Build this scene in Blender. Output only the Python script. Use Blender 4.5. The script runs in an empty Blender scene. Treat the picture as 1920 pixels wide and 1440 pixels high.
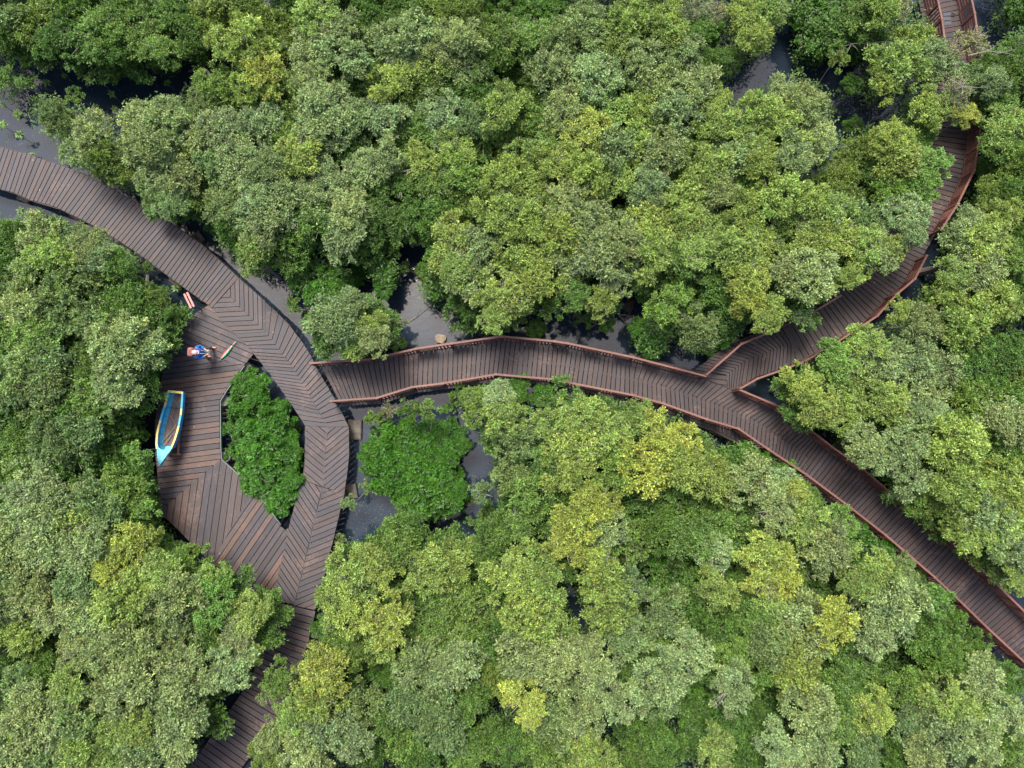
import bpy, math, random
import numpy as np
from mathutils import Vector, Matrix
random.seed(7)
rng = np.random.default_rng(7)
S = bpy.context.scene
C = S.collection

# ------------------------------------------------------------------ camera, sky, sun
F = 1371.0; CAMZ = 31.0; TILT = math.radians(5.0)
cam = bpy.data.cameras.new('camera'); camo = bpy.data.objects.new('camera', cam); C.objects.link(camo)
cam.sensor_width = 36; cam.lens = 36*F/1920; cam.clip_end = 2000
camo.location = (0, 0, CAMZ); camo.rotation_euler = (TILT, 0, 0)
S.camera = camo
SUN_EL = math.radians(64); SUN_AZ = math.atan2(-0.35, 0.94)
w = bpy.data.worlds.new('World'); S.world = w; w.use_nodes = True
nt = w.node_tree; bg = nt.nodes['Background']
sky = nt.nodes.new('ShaderNodeTexSky'); sky.sky_type = 'NISHITA'; sky.sun_disc = False
sky.sun_elevation = SUN_EL; sky.sun_rotation = SUN_AZ; sky.dust_density = 4.0; sky.ozone_density = .4; sky.air_density = .9
nt.links.new(sky.outputs[0], bg.inputs[0]); bg.inputs[1].default_value = 0.15
sl = bpy.data.lights.new('sun', 'SUN'); sl.energy = 2.4; sl.angle = math.radians(20); sl.color = (1, .955, .88)
so = bpy.data.objects.new('sun', sl); C.objects.link(so)
ce = math.cos(SUN_EL)
so.rotation_euler = Vector((-math.sin(SUN_AZ)*ce, -math.cos(SUN_AZ)*ce, -math.sin(SUN_EL))).to_track_quat('-Z', 'Y').to_euler()
S.view_settings.view_transform = 'Standard'; S.view_settings.look = 'None'
S.view_settings.exposure = 1.05; S.view_settings.gamma = 1

COST, SINT = math.cos(TILT), math.sin(TILT)
def P(px, py, z):
    dx, dy, dz = (px-960)/F, -(py-720)/F, -1.0
    wy, wz = dy*COST - dz*SINT, dy*SINT + dz*COST
    t = (z-CAMZ)/wz
    return Vector((dx*t, wy*t, z))

# ------------------------------------------------------------------ helpers
def tag(o, label=None, cat=None, group=None, kind=None):
    if label: o['label'] = label
    if cat: o['category'] = cat
    if group: o['group'] = group
    if kind: o['kind'] = kind
    return o
def empty(name, loc, label=None, cat=None, group=None, rz=0):
    o = bpy.data.objects.new(name, None); C.objects.link(o); o.location = loc; o.rotation_euler = (0, 0, rz)
    o.empty_display_size = .2
    return tag(o, label, cat, group)
class MB:
    """collects faces with per-face colour and uv"""
    def __init__(s): s.v = []; s.f = []; s.c = []; s.uv = []; s.mi = []; s.hasc = False
    def face(s, pts, col=(1, 1, 1), uv=None, mi=0):
        b = len(s.v); s.v += [tuple(p) for p in pts]; s.f.append(tuple(range(b, b+len(pts))))
        s.c.append(col); s.uv.append(uv or [(0, 0)]*len(pts)); s.mi.append(mi)
    def prism(s, top, zb, col=(1, 1, 1), uv=None, mi=0):
        """top: list of 3d points ccw seen from above; extruded down by zb"""
        n = len(top); bot = [(p[0], p[1], p[2]-zb) for p in top]
        s.face(top, col, uv, mi); s.face(bot[::-1], col, (uv or [(0, 0)]*n)[::-1], mi)
        for i in range(n):
            j = (i+1) % n
            u = [uv[i], uv[i], uv[j], uv[j]] if uv else None
            s.face([top[i], bot[i], bot[j], top[j]], col, u, mi)
    def box(s, a, b, w, h, col=(1, 1, 1), mi=0):
        """beam from a to b (centre of its top face), width w, depth h down"""
        a = Vector(a); b = Vector(b); d = (b-a); L = d.length
        if L < 1e-6: return
        d.normalize(); side = Vector((-d.y, d.x, 0))
        if side.length < 1e-3: side = Vector((1, 0, 0))
        side.normalize(); sd = side*w/2; up = side.cross(d)*-1
        if up.z < 0 or abs(d.z) > .99: up = -up if abs(d.z) <= .99 else d.cross(side)
        dn = -up*h
        q = [a-sd, b-sd, b+sd, a+sd]; r = random.random()*50
        uv = [(r, 0), (r+L, 0), (r+L, 1), (r, 1)]
        bt = [p+dn for p in q]
        s.face(q, col, uv, mi); s.face(bt[::-1], col, uv[::-1], mi)
        for i in range(4):
            j = (i+1) % 4
            s.face([q[i], bt[i], bt[j], q[j]], col, [uv[i], (uv[i][0], uv[i][1]+.3), (uv[j][0], uv[j][1]+.3), uv[j]], mi)
    def tube(s, pts, radii, n=6, col=(1, 1, 1), cap=True, mi=0):
        rings = []; pts = [Vector(p) for p in pts]; L = 0
        for i, p in enumerate(pts):
            d = (pts[min(i+1, len(pts)-1)]-pts[max(i-1, 0)])
            if d.length < 1e-6: d = Vector((0, 0, 1))
            d.normalize()
            a = d.cross(Vector((0, 0, 1)) if abs(d.z) < .9 else Vector((1, 0, 0))).normalized(); b = d.cross(a)
            if i: L += (p-pts[i-1]).length
            rings.append([(p+(a*math.cos(t)+b*math.sin(t))*radii[i], (L, k/n)) for k, t in enumerate([2*math.pi*k/n for k in range(n)])])
        for i in range(len(rings)-1):
            for k in range(n):
                q = [rings[i][k], rings[i][(k+1) % n], rings[i+1][(k+1) % n], rings[i+1][k]]
                s.face([x[0] for x in q], col, [x[1] for x in q], mi)
        if cap:
            s.face([x[0] for x in rings[0]][::-1], col, None, mi); s.face([x[0] for x in rings[-1]], col, None, mi)
    def build(s, name, mats, parent=None, smooth=False, origin=None):
        me = bpy.data.meshes.new(name)
        off = Vector(origin) if origin is not None else (parent.location.copy() if parent and parent.parent is None else Vector((0, 0, 0)))
        v = [(x-off.x, y-off.y, z-off.z) for x, y, z in s.v]
        me.from_pydata(v, [], s.f)
        ca = me.color_attributes.new('Col', 'FLOAT_COLOR', 'CORNER'); ul = me.uv_layers.new(name='UVMap')
        cc = []; uu = []
        for f, c, u in zip(s.f, s.c, s.uv):
            for k in range(len(f)):
                cc += [c[0], c[1], c[2], 1]; uu += [u[k][0], u[k][1]]
        ca.data.foreach_set('color', cc); ul.data.foreach_set('uv', uu)
        if not isinstance(mats, (list, tuple)): mats = [mats]
        for m in mats: me.materials.append(m)
        me.polygons.foreach_set('material_index', s.mi)
        if smooth: me.polygons.foreach_set('use_smooth', [True]*len(s.f))
        me.update()
        o = bpy.data.objects.new(name, me); C.objects.link(o)
        if parent: o.parent = parent
        if origin is not None and not parent: o.location = off
        return o

def N(nt, t, **k):
    n = nt.nodes.new(t)
    for a, b in k.items(): setattr(n, a, b)
    return n
def newmat(name):
    m = bpy.data.materials.new(name); m.use_nodes = True
    return m, m.node_tree, m.node_tree.nodes['Principled BSDF']
def simple(name, col, rough=.6, metal=0, var=.15, scale=30, bump=0.0):
    m, t, p = newmat(name); L = t.links.new
    tc = N(t, 'ShaderNodeTexCoord'); nz = N(t, 'ShaderNodeTexNoise'); nz.inputs['Scale'].default_value = scale; nz.inputs['Detail'].default_value = 5
    L(tc.outputs['Object'], nz.inputs['Vector'])
    mr = N(t, 'ShaderNodeMapRange'); mr.inputs[1].default_value = .3; mr.inputs[2].default_value = .7
    mr.inputs[3].default_value = 1-var; mr.inputs[4].default_value = 1+var; L(nz.outputs[0], mr.inputs[0])
    mx = N(t, 'ShaderNodeVectorMath', operation='SCALE'); mx.inputs[0].default_value = col[:3]; L(mr.outputs[0], mx.inputs['Scale'])
    L(mx.outputs[0], p.inputs['Base Color']); p.inputs['Roughness'].default_value = rough; p.inputs['Metallic'].default_value = metal
    if bump:
        b = N(t, 'ShaderNodeBump'); b.inputs['Distance'].default_value = bump; L(nz.outputs[0], b.inputs['Height']); L(b.outputs[0], p.inputs['Normal'])
    return m
def woodmat(name, rough=.62, contrast=.35, patch=(.30, .17, .12), patchamt=.5):
    m, t, p = newmat(name); L = t.links.new
    at = N(t, 'ShaderNodeAttribute', attribute_name='Col'); uv = N(t, 'ShaderNodeUVMap')
    mp = N(t, 'ShaderNodeMapping'); mp.inputs['Scale'].default_value = (1.6, 14, 1); L(uv.outputs[0], mp.inputs[0])
    n1 = N(t, 'ShaderNodeTexNoise'); n1.inputs['Scale'].default_value = 1.6; n1.inputs['Detail'].default_value = 8; n1.inputs['Roughness'].default_value = .65
    L(mp.outputs[0], n1.inputs['Vector'])
    r1 = N(t, 'ShaderNodeMapRange'); r1.inputs[1].default_value = .3; r1.inputs[2].default_value = .7; r1.inputs[3].default_value = 1-contrast; r1.inputs[4].default_value = 1+contrast
    L(n1.outputs[0], r1.inputs[0])
    sc = N(t, 'ShaderNodeVectorMath', operation='SCALE'); L(at.outputs['Color'], sc.inputs[0]); L(r1.outputs[0], sc.inputs['Scale'])
    # worn patches of bare lighter wood
    tc = N(t, 'ShaderNodeTexCoord'); n2 = N(t, 'ShaderNodeTexNoise'); n2.inputs['Scale'].default_value = 9; n2.inputs['Detail'].default_value = 9; n2.inputs['Roughness'].default_value = .75
    L(tc.outputs['Object'], n2.inputs['Vector'])
    n3 = N(t, 'ShaderNodeTexNoise'); n3.inputs['Scale'].default_value = .9; n3.inputs['Detail'].default_value = 3; L(tc.outputs['Object'], n3.inputs['Vector'])
    ad = N(t, 'ShaderNodeMath', operation='ADD'); L(n2.outputs[0], ad.inputs[0]); L(n3.outputs[0], ad.inputs[1])
    r2 = N(t, 'ShaderNodeMapRange'); r2.inputs[1].default_value = 1.08; r2.inputs[2].default_value = 1.3; r2.inputs[3].default_value = 0; r2.inputs[4].default_value = patchamt
    L(ad.outputs[0], r2.inputs[0])
    mx = N(t, 'ShaderNodeMix', data_type='RGBA'); L(r2.outputs[0], mx.inputs['Factor']); L(sc.outputs[0], mx.inputs[6]); mx.inputs[7].default_value = (*patch, 1)
    # bird droppings: tiny pale specks
    vo = N(t, 'ShaderNodeTexVoronoi'); vo.inputs['Scale'].default_value = 2.6; L(tc.outputs['Object'], vo.inputs['Vector'])
    r3 = N(t, 'ShaderNodeMapRange'); r3.inputs[1].default_value = .06; r3.inputs[2].default_value = .035; r3.inputs[3].default_value = 0; r3.inputs[4].default_value = .7
    L(vo.outputs['Distance'], r3.inputs[0])
    sp = N(t, 'ShaderNodeSeparateColor'); L(vo.outputs['Color'], sp.inputs[0]); gt = N(t, 'ShaderNodeMath', operation='GREATER_THAN'); gt.inputs[1].default_value = .8; L(sp.outputs[0], gt.inputs[0])
    ml = N(t, 'ShaderNodeMath', operation='MULTIPLY'); L(r3.outputs[0], ml.inputs[0]); L(gt.outputs[0], ml.inputs[1])
    m2 = N(t, 'ShaderNodeMix', data_type='RGBA'); L(ml.outputs[0], m2.inputs['Factor']); L(mx.outputs[2], m2.inputs[6]); m2.inputs[7].default_value = (.55, .5, .45, 1)
    L(m2.outputs[2], p.inputs['Base Color'])
    rr = N(t, 'ShaderNodeMapRange'); rr.inputs[3].default_value = rough-.12; rr.inputs[4].default_value = rough+.15; L(n1.outputs[0], rr.inputs[0]); L(rr.outputs[0], p.inputs['Roughness'])
    b = N(t, 'ShaderNodeBump'); b.inputs['Distance'].default_value = .006; b.inputs['Strength'].default_value = .6; L(n1.outputs[0], b.inputs['Height']); L(b.outputs[0], p.inputs['Normal'])
    return m
def leafmat(name, rough, trans, spec=.5):
    m, t, p = newmat(name); L = t.links.new
    oi = N(t, 'ShaderNodeObjectInfo'); at = N(t, 'ShaderNodeAttribute', attribute_name='Col')
    mu = N(t, 'ShaderNodeVectorMath', operation='MULTIPLY'); L(oi.outputs['Color'], mu.inputs[0]); L(at.outputs['Color'], mu.inputs[1])
    L(mu.outputs[0], p.inputs['Base Color']); p.inputs['Roughness'].default_value = rough; p.inputs['Specular IOR Level'].default_value = spec
    tr = N(t, 'ShaderNodeBsdfTranslucent'); m2 = N(t, 'ShaderNodeVectorMath', operation='MULTIPLY'); m2.inputs[1].default_value = (1.15, 1.25, .6)
    L(mu.outputs[0], m2.inputs[0]); L(m2.outputs[0], tr.inputs[0])
    mx = N(t, 'ShaderNodeMixShader'); mx.inputs[0].default_value = trans; L(p.outputs[0], mx.inputs[1]); L(tr.outputs[0], mx.inputs[2])
    L(mx.outputs[0], t.nodes['Material Output'].inputs[0])
    return m

M_DECK = woodmat('weathered_decking', patch=(.20, .125, .10))
M_RAIL = woodmat('red_brown_rail', .55, .25, (.24, .11, .075), .5)
M_BEAM = woodmat('beam_wood', .75, .3, (.12, .08, .06), .4)
M_STEEL = simple('steel_edge', (.16, .21, .21), .45, .3)
M_CONC = simple('concrete', (.12, .115, .095), .85, 0, .3, 6, .01)
M_CONCW = simple('wet_concrete', (.085, .07, .05), .6, 0, .4, 7, .01)
M_BARK = simple('bark', (.21, .19, .165), .85, 0, .3, 12, .004)
M_LEAF = leafmat('fine_leaf', .55, .34)
M_GLOSS = leafmat('glossy_leaf', .5, .25, .4)

# ------------------------------------------------------------------ water and mud
def water():
    m, t, p = newmat('murky_water'); L = t.links.new
    tc = N(t, 'ShaderNodeTexCoord')
    n = N(t, 'ShaderNodeTexNoise'); n.inputs['Scale'].default_value = .35; n.inputs['Detail'].default_value = 6; L(tc.outputs['Object'], n.inputs['Vector'])
    cr = N(t, 'ShaderNodeValToRGB'); cr.color_ramp.elements[0].position = .35; cr.color_ramp.elements[0].color = (.014, .024, .038, 1)
    cr.color_ramp.elements[1].position = .7; cr.color_ramp.elements[1].color = (.024, .035, .050, 1)
    L(n.outputs[0], cr.inputs[0]); L(cr.outputs[0], p.inputs['Base Color'])
    p.inputs['Roughness'].default_value = .045; p.inputs['IOR'].default_value = 1.5
    w1 = N(t, 'ShaderNodeTexNoise'); w1.inputs['Scale'].default_value = 3.5; w1.inputs['Detail'].default_value = 3; L(tc.outputs['Object'], w1.inputs['Vector'])
    b = N(t, 'ShaderNodeBump'); b.inputs['Distance'].default_value = .004; L(w1.outputs[0], b.inputs['Height']); L(b.outputs[0], p.inputs['Normal'])
    mb = MB(); s = 400
    mb.face([(-s, -s, 0), (s, -s, 0), (s, s, 0), (-s, s, 0)])
    return tag(mb.build('water', m), 'still murky blue grey water lying between the mangroves', kind='structure')
water()
mb = MB(); mb.face([(-400, -400, -.8), (400, -400, -.8), (400, 400, -.8), (-400, 400, -.8)])
tag(mb.build('ground', simple('mud', (.07, .055, .04), .9)), 'brown mud under the shallow water', kind='structure')

# ------------------------------------------------------------------ decks
ZA, ZD, ZC, ZB, ZR = 1.0, .93, .985, 1.0, 1.88
PW = .198
DECKPOLY = []     # world polygons, for keeping trunks out of decks
def plankcol(style):
    r = random.random()
    if style == 'worn':
        base = random.choice([(.105, .085, .088), (.085, .072, .078), (.13, .095, .085), (.10, .078, .075), (.175, .11, .085), (.21, .125, .09)])
    elif style == 'grey':
        base = random.choice([(.105, .088, .09), (.115, .09, .088), (.095, .08, .084), (.12, .092, .086), (.125, .088, .078)])
    else:
        base = random.choice([(.085, .065, .064), (.078, .062, .062), (.09, .062, .058), (.07, .056, .058), (.098, .072, .068), (.082, .07, .074)])
    k = random.uniform(.86, 1.14)*.5
    return tuple(c*k*q for c, q in zip(base, (.96, .98, 1.03) if style != 'dark' else (1.0, .9, .88)))
def ladder(mb, st, zf, style='dark', pw=PW, ext=0, gap=.03, nfix=None):
    """st: list of (A,B) world point pairs at deck level"""
    for i in range(len(st)-1):
        a0, b0 = st[i]; a1, b1 = st[i+1]
        a0, b0, a1, b1 = [Vector((p.x, p.y, 0)) for p in (a0, b0, a1, b1)]
        if ext:
            e0 = (a0-b0).normalized()*ext; e1 = (a1-b1).normalized()*ext
            ea, eb = (ext if isinstance(ext, (int, float)) else 0), 0
            a0, b0, a1, b1 = a0+e0, b0-e0, a1+e1, b1-e1
        DECKPOLY.append([a0, a1, b1, b0])
        n = nfix[i] if nfix else max(1, round(((a1-a0).length+(b1-b0).length)/2/pw))
        for k in range(n):
            t0, t1 = k/n, (k+1)/n
            q = [a0.lerp(a1, t0), a0.lerp(a1, t1), b0.lerp(b1, t1), b0.lerp(b1, t0)]
            wa, wb = (q[1]-q[0]).length, (q[2]-q[3]).length
            ga, gb = min(.45, gap/2/max(wa, 1e-4)), min(.45, gap/2/max(wb, 1e-4))
            q = [q[0].lerp(q[1], ga), q[1].lerp(q[0], ga), q[2].lerp(q[3], gb), q[3].lerp(q[2], gb)]
            plank(mb, q, zf, style, (q[3]-q[0]))
def plank(mb, q, z, style, d):
    area = sum(q[i].x*q[(i+1) % len(q)].y-q[(i+1) % len(q)].x*q[i].y for i in range(len(q)))/2
    if abs(area) < .003: return
    if area < 0: q = q[::-1]
    d = Vector((d.x, d.y, 0)).normalized(); nn = Vector((-d.y, d.x, 0)); zz = z+random.uniform(-.003, .003)
    ro, rv = random.random()*60, random.random()*9
    je = random.uniform(-.012, .012)
    top = [(p.x+d.x*je, p.y+d.y*je, zz) for p in q]; uv = [(p.dot(d)+ro, p.dot(nn)+rv) for p in q]
    mb.prism(top, .04, plankcol(style), uv)
def cliphp(poly, n, c, keep_ge):
    out = []
    for i in range(len(poly)):
        a, b = poly[i], poly[(i+1) % len(poly)]
        da, db = a.dot(n)-c, b.dot(n)-c
        if not keep_ge: da, db = -da, -db
        if da >= 0: out.append(a)
        if (da >= 0) != (db >= 0): out.append(a.lerp(b, da/(da-db)))
    return out
def clipcell(mb, poly, d, org, wd, z, style, gap=.024):
    poly = [Vector((p.x, p.y, 0)) for p in poly]; DECKPOLY.append(poly)
    d = Vector((d.x, d.y, 0)).normalized(); n = Vector((-d.y, d.x, 0)); c0 = Vector((org.x, org.y, 0)).dot(n)
    vals = [p.dot(n)-c0 for p in poly]
    for k in range(math.floor(min(vals)/wd)-1, math.ceil(max(vals)/wd)+1):
        q = cliphp(poly, n, c0+k*wd+gap/2, True)
        if len(q) > 2: q = cliphp(q, n, c0+(k+1)*wd-gap/2, False)
        if len(q) > 2: plank(mb, q, z, style, d)
def PP(l, z): return [P(x, y, z) for x, y in l]
def dirw(p0, d, z):
    a = P(p0[0], p0[1], z); b = P(p0[0]+d[0], p0[1]+d[1], z); return b-a
def chevron(mb, s0, s1, polyL, dL, polyR, dR, z, style, step):
    a, b = P(*s0, z), P(*s1, z); s = (b-a).normalized()
    for poly, d in ((polyL, dL), (polyR, dR)):
        dv = dirw(s0, d, z).normalized(); nn = Vector((-dv.y, dv.x, 0))
        clipcell(mb, PP(poly, z), dv, a, abs(s.dot(nn))*step, z, style)
def lad(pairs, za, zb=None):
    zb = za if zb is None else zb
    return [(P(*a, za), P(*b, zb)) for a, b in pairs]
def edgebeam(mb, pts, z, w=.07, h=.2, col=(.05, .036, .032), drop=.045, mi=0):
    for a, b in zip(pts[:-1], pts[1:]):
        mb.box((a.x, a.y, z-drop), (b.x, b.y, z-drop), w, h, col, mi)
def piles(root, pts, z, r=.1):
    for p in pts:
        m = MB(); m.tube([(p.x, p.y, -.8), (p.x, p.y, z-.25)], [r, r], 10, (.1, .09, .08)); m.build('pile', M_CONCW, root)
def footing(root, px, py, a, b, ang, mat=None, z=.16):
    c = P(px, py, z); m = MB(); co, si = math.cos(ang), math.sin(ang)
    q = [Vector((x*co-y*si+c.x+random.uniform(-.03, .03), x*si+y*co+c.y+random.uniform(-.03, .03), z)) for x, y in ((-a, -b), (a, -b), (a, b), (-a, b))]
    qi = [p.lerp(c, .08) for p in q]; qi = [Vector((p.x, p.y, z+.04)) for p in qi]
    m.prism(q, 1.0)
    m.prism([(p.x, p.y, p.z) for p in qi], .039)
    m.build('footing', mat or M_CONCW, root)

# A: the railless curved walk --------------------------------------
A = empty('boardwalk', P(380, 520, 0), 'weathered brown curved boardwalk without railings, with chevron planks, sweeping down from the left edge', 'boardwalk')
A1 = [((-60, 256), (-82, 330)), ((0, 276), (-24, 349)), ((50, 289), (26, 361)), ((87, 302), (55, 374)), ((132, 316), (92, 384)), ((160, 328), (114, 392)), ((240, 371), (192, 431)),
      ((315, 415), (262, 477)), ((382, 462), (335, 532)), ((447, 521), (398, 577))]
mb = MB(); ladder(mb, lad(A1, ZA), ZA, 'grey')
chevron(mb, (424, 549), (497, 622), [(424, 549), (497, 622), (440, 626), (412, 598), (398, 577)], (1, -.05),
        [(447, 521), (475, 545), (497, 565), (497, 622), (424, 549)], (0.02, 1), ZA, 'grey', .275)
nf = [2, 3, 4, 3]; nf2 = [3, 5, 4]
ladder(mb, lad([((497, 565), (497, 622)), ((522, 588), (510, 637)), ((552, 622), (530, 664)), ((576, 655), (550, 690)), ((589, 678), (562, 712))], ZA), ZA, 'grey', nfix=nf)
ladder(mb, lad([((440, 626), (497, 622)), ((456, 641), (510, 637)), ((473, 660), (530, 664)), ((494, 686), (550, 690)), ((509, 705), (562, 712))], ZA), ZA, 'grey', nfix=nf)
ladder(mb, lad([((589, 678), (562, 712)), ((603, 706), (577, 733)), ((628, 749), (596, 769)), ((654, 800), (615, 801))], ZA), ZA, 'grey', nfix=nf2)
ladder(mb, lad([((509, 705), (562, 712)), ((522, 724), (577, 733)), ((545, 756), (596, 769)), ((572, 798), (615, 801))], ZA), ZA, 'grey', nfix=nf2)
chevron(mb, (615, 801), (605, 913), [(572, 798), (615, 801), (605, 913), (566, 898), (571, 880)], (40, 33),
        [(615, 801), (654, 800), (655, 850), (652, 877), (646, 925), (605, 913)], (-40, 33), ZA, 'grey', .27)
chevron(mb, (605, 914), (552, 1135), [(566, 899), (604, 914), (552, 1134), (512, 1124), (525, 1065), (539, 1000), (545, 975), (558, 925)], (35, 52),
        [(605, 914), (646, 925), (635, 970), (620, 1030), (607, 1087), (591, 1144), (552, 1135)], (-45, 18), ZA, 'grey', .255)
mb.build('planks', M_DECK, A)
up = [(-60, 256), (50, 289), (132, 318), (152, 324), (240, 371), (315, 415), (382, 462), (447, 522), (475, 547), (540, 608), (580, 668), (622, 750), (652, 800), (653, 850), (650, 877), (644, 925), (633, 970), (618, 1030), (605, 1087), (590, 1143)]
lo = [(-82, 330), (26, 361), (55, 374), (112, 391), (192, 430), (262, 476), (335, 531), (398, 576), (442, 625), (477, 660), (510, 704), (546, 755), (573, 798), (573, 860), (568, 898), (548, 970), (527, 1060), (514, 1122)]
mb = MB(); edgebeam(mb, PP(up, ZA), ZA); edgebeam(mb, PP(lo, ZA), ZA)
mid = [((a[0]+b[0])/2, (a[1]+b[1])/2) for a, b in A1]
edgebeam(mb, PP(mid+[(497, 622), (550, 690), (597, 770), (613, 800), (605, 913), (552, 1130)], ZA), ZA, .1)
mb.build('edge_beams', M_BEAM, A)
piles(A, PP([(40, 300), (60, 368), (190, 350), (205, 425), (330, 435), (330, 515), (470, 555), (440, 620), (590, 700), (540, 740), (640, 805), (585, 820), (640, 925), (580, 930), (610, 1050), (545, 1050)], ZA), ZA)
for f in [(371, 447, .28, .22, -.9), (146, 407, .34, .16, -.5), (45, 372, .3, .15, -.4), (236, 458, .34, .13, -.55), (330, 528, .3, .13, -.6), (664, 806, .3, .42, 0), (656, 922, .28, .3, .1), (644, 1030, .22, .25, -.2)]: footing(A, *f)

# C: the shaded lower walk -----------------------------------------
Cw = empty('boardwalk', P(480, 1280, 0), 'dark shaded boardwalk of crosswise planks without railings leading to the bottom edge', 'boardwalk')
mb = MB()
Cst = [((512, 1127), (591, 1146)), ((505, 1160), (583, 1184)), ((496, 1200), (571, 1228)), ((480, 1250), (552, 1287)), ((451, 1302), (520, 1344)), ((402, 1372), (468, 1418)), ((355, 1440), (420, 1488)), ((310, 1505), (374, 1553))]
ladder(mb, lad(Cst, ZC), ZC, 'dark', pw=.225, gap=.034); mb.build('planks', M_DECK, Cw)
mb = MB()
for k in (.04, .5, .96): edgebeam(mb, PP([(a[0]+(b[0]-a[0])*k, a[1]+(b[1]-a[1])*k) for a, b in Cst], ZC), ZC)
mb.build('edge_beams', M_BEAM, Cw)
piles(Cw, PP([(510, 1165), (575, 1180), (490, 1260), (535, 1290), (420, 1360), (470, 1395)], ZC), ZC)

# D: platform -------------------------------------------------------
D = empty('platform', P(350, 830, 0), 'wide angular wooden platform with mixed red and grey planks carrying the boat', 'platform')
mb = MB()
D1 = [(402, 574), (392, 572), (367, 587), (350, 610), (316, 656), (313, 661), (452, 683), (457, 685), (477, 661), (446, 628), (414, 596)]
D2 = [(313, 661), (452, 683), (457, 685), (425, 730), (411, 752), (412, 845), (414, 861), (299, 960), (296, 900), (291, 852), (290, 795), (297, 745), (305, 695)]
D3 = [(414, 861), (460, 902), (473, 918), (397, 1056), (375, 1035), (330, 990), (299, 960)]
D4 = [(473, 918), (485, 930), (525, 985), (541, 998), (513, 1124), (510, 1133), (397, 1056)]
a = P(313, 661, ZD)
dv = dirw((380, 620), (1, .43), ZD); clipcell(mb, PP(D1, ZD), dv, P(344, 666, ZD), .235, ZD, 'worn')
dv = dirw((350, 760), (1, -.13), ZD)
clipcell(mb, PP(D2, ZD), dv, P(412, 861, ZD), .222, ZD, 'worn')
# matching lines along the spine D2/D3 and D3/D4
s = (P(299, 960, ZD)-P(414, 861, ZD)).normalized(); n2 = Vector((-dv.y, dv.x, 0)).normalized(); step = .222/abs(s.dot(n2))
dv3 = dirw((360, 960), (-.14, 1), ZD); n3 = Vector((-dv3.y, dv3.x, 0)).normalized()
w3 = abs(s.dot(n3))*step; clipcell(mb, PP(D3, ZD), dv3, P(414, 861, ZD), w3, ZD, 'worn')
s = (P(397, 1056, ZD)-P(473, 918, ZD)).normalized(); dv4 = dirw((460, 1020), (-.57, .83), ZD); n4 = Vector((-dv4.y, dv4.x, 0)).normalized()
clipcell(mb, PP(D4, ZD), dv4, P(473, 918, ZD), .225, ZD, 'worn')
mb.build('planks', M_DECK, D)
mb = MB()
edgebeam(mb, PP([(367, 588), (317, 656), (307, 695), (299, 745), (292, 795), (293, 852), (301, 959), (376, 1034), (510, 1131)], ZD), ZD)
edgebeam(mb, PP([(340, 640), (345, 800), (350, 950), (450, 1060)], ZD), ZD, .1); edgebeam(mb, PP([(395, 600), (390, 750), (390, 870), (430, 960), (490, 1080)], ZD), ZD, .1)
mb.build('edge_beams', M_BEAM, D)
mb = MB()
edgebeam(mb, PP([(458, 686), (426, 731), (413, 752), (414, 845), (416, 862), (462, 903), (487, 931), (526, 984)], ZD), ZD, .022, .12, (1, 1, 1), -.005)
mb.build('steel_edge', M_STEEL, D)
for x, y, r in [(412, 752, .26), (414, 858, .24), (470, 928, .2), (455, 690, .2), (533, 1000, .18)]:
    c = P(x, y, .7); m = MB(); c = c+Vector((.17, .02, 0))
    m.tube([(c.x, c.y, -.8), (c.x, c.y, .62), (c.x, c.y, .7)], [r, r, r*.86], 20); m.build('round_column', M_CONC, D, True)
for f in [(425, 765, .45, .35, .2), (432, 868, .45, .35, .1), (484, 1000, .3, .3, .3)]: footing(D, *f, z=.1)
piles(D, PP([(310, 700), (300, 800), (310, 940), (380, 1030), (470, 1090), (370, 600)], ZD), ZD)
for y, x0, x1 in [(775, 413, 432), (784, 413, 432), (842, 415, 440)]:
    a, b = P(x0, y, .78), P(x1+20, y-2, .78); mb = MB(); mb.tube([a, b], [.007, .007], 5, (.1, .1, .1)); mb.build('cable', M_BEAM, D)

# B: railed walk ------------------------------------------------------
B = empty('boardwalk', P(1150, 690, 0), 'long railed boardwalk crossing from the chevron walk to the right edge', 'boardwalk')
mb = MB(); EX = .19
def radj(st): return [(P(*a, ZR), P(*b, ZR)) for a, b in st]
B1 = [((590, 680), (627, 752)), ((640, 677), (662, 748)), ((692, 674), (707, 746)), ((780, 654), (777, 724)), ((847, 644), (845, 716)), ((940, 631), (931, 702)), ((1040, 640), (1034, 711)), ((1068, 644), (1058, 713)), ((1140, 659), (1130, 731)), ((1187, 670), (1187, 741))]
ladder(mb, radj(B1), ZB, 'dark', ext=EX)
# chevron part: spine is at deck level
spine = [(1184, 707), (1197, 710), (1265, 730), (1290, 738), (1340, 756), (1407, 783), (1452, 812), (1485, 836), (1517, 860)]
upE = [(1187, 670), (1215, 677), (1300, 699), (1324, 705), (1375, 727), (1455, 760), (1492, 786), (1528, 812), (1553, 834)]
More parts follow.
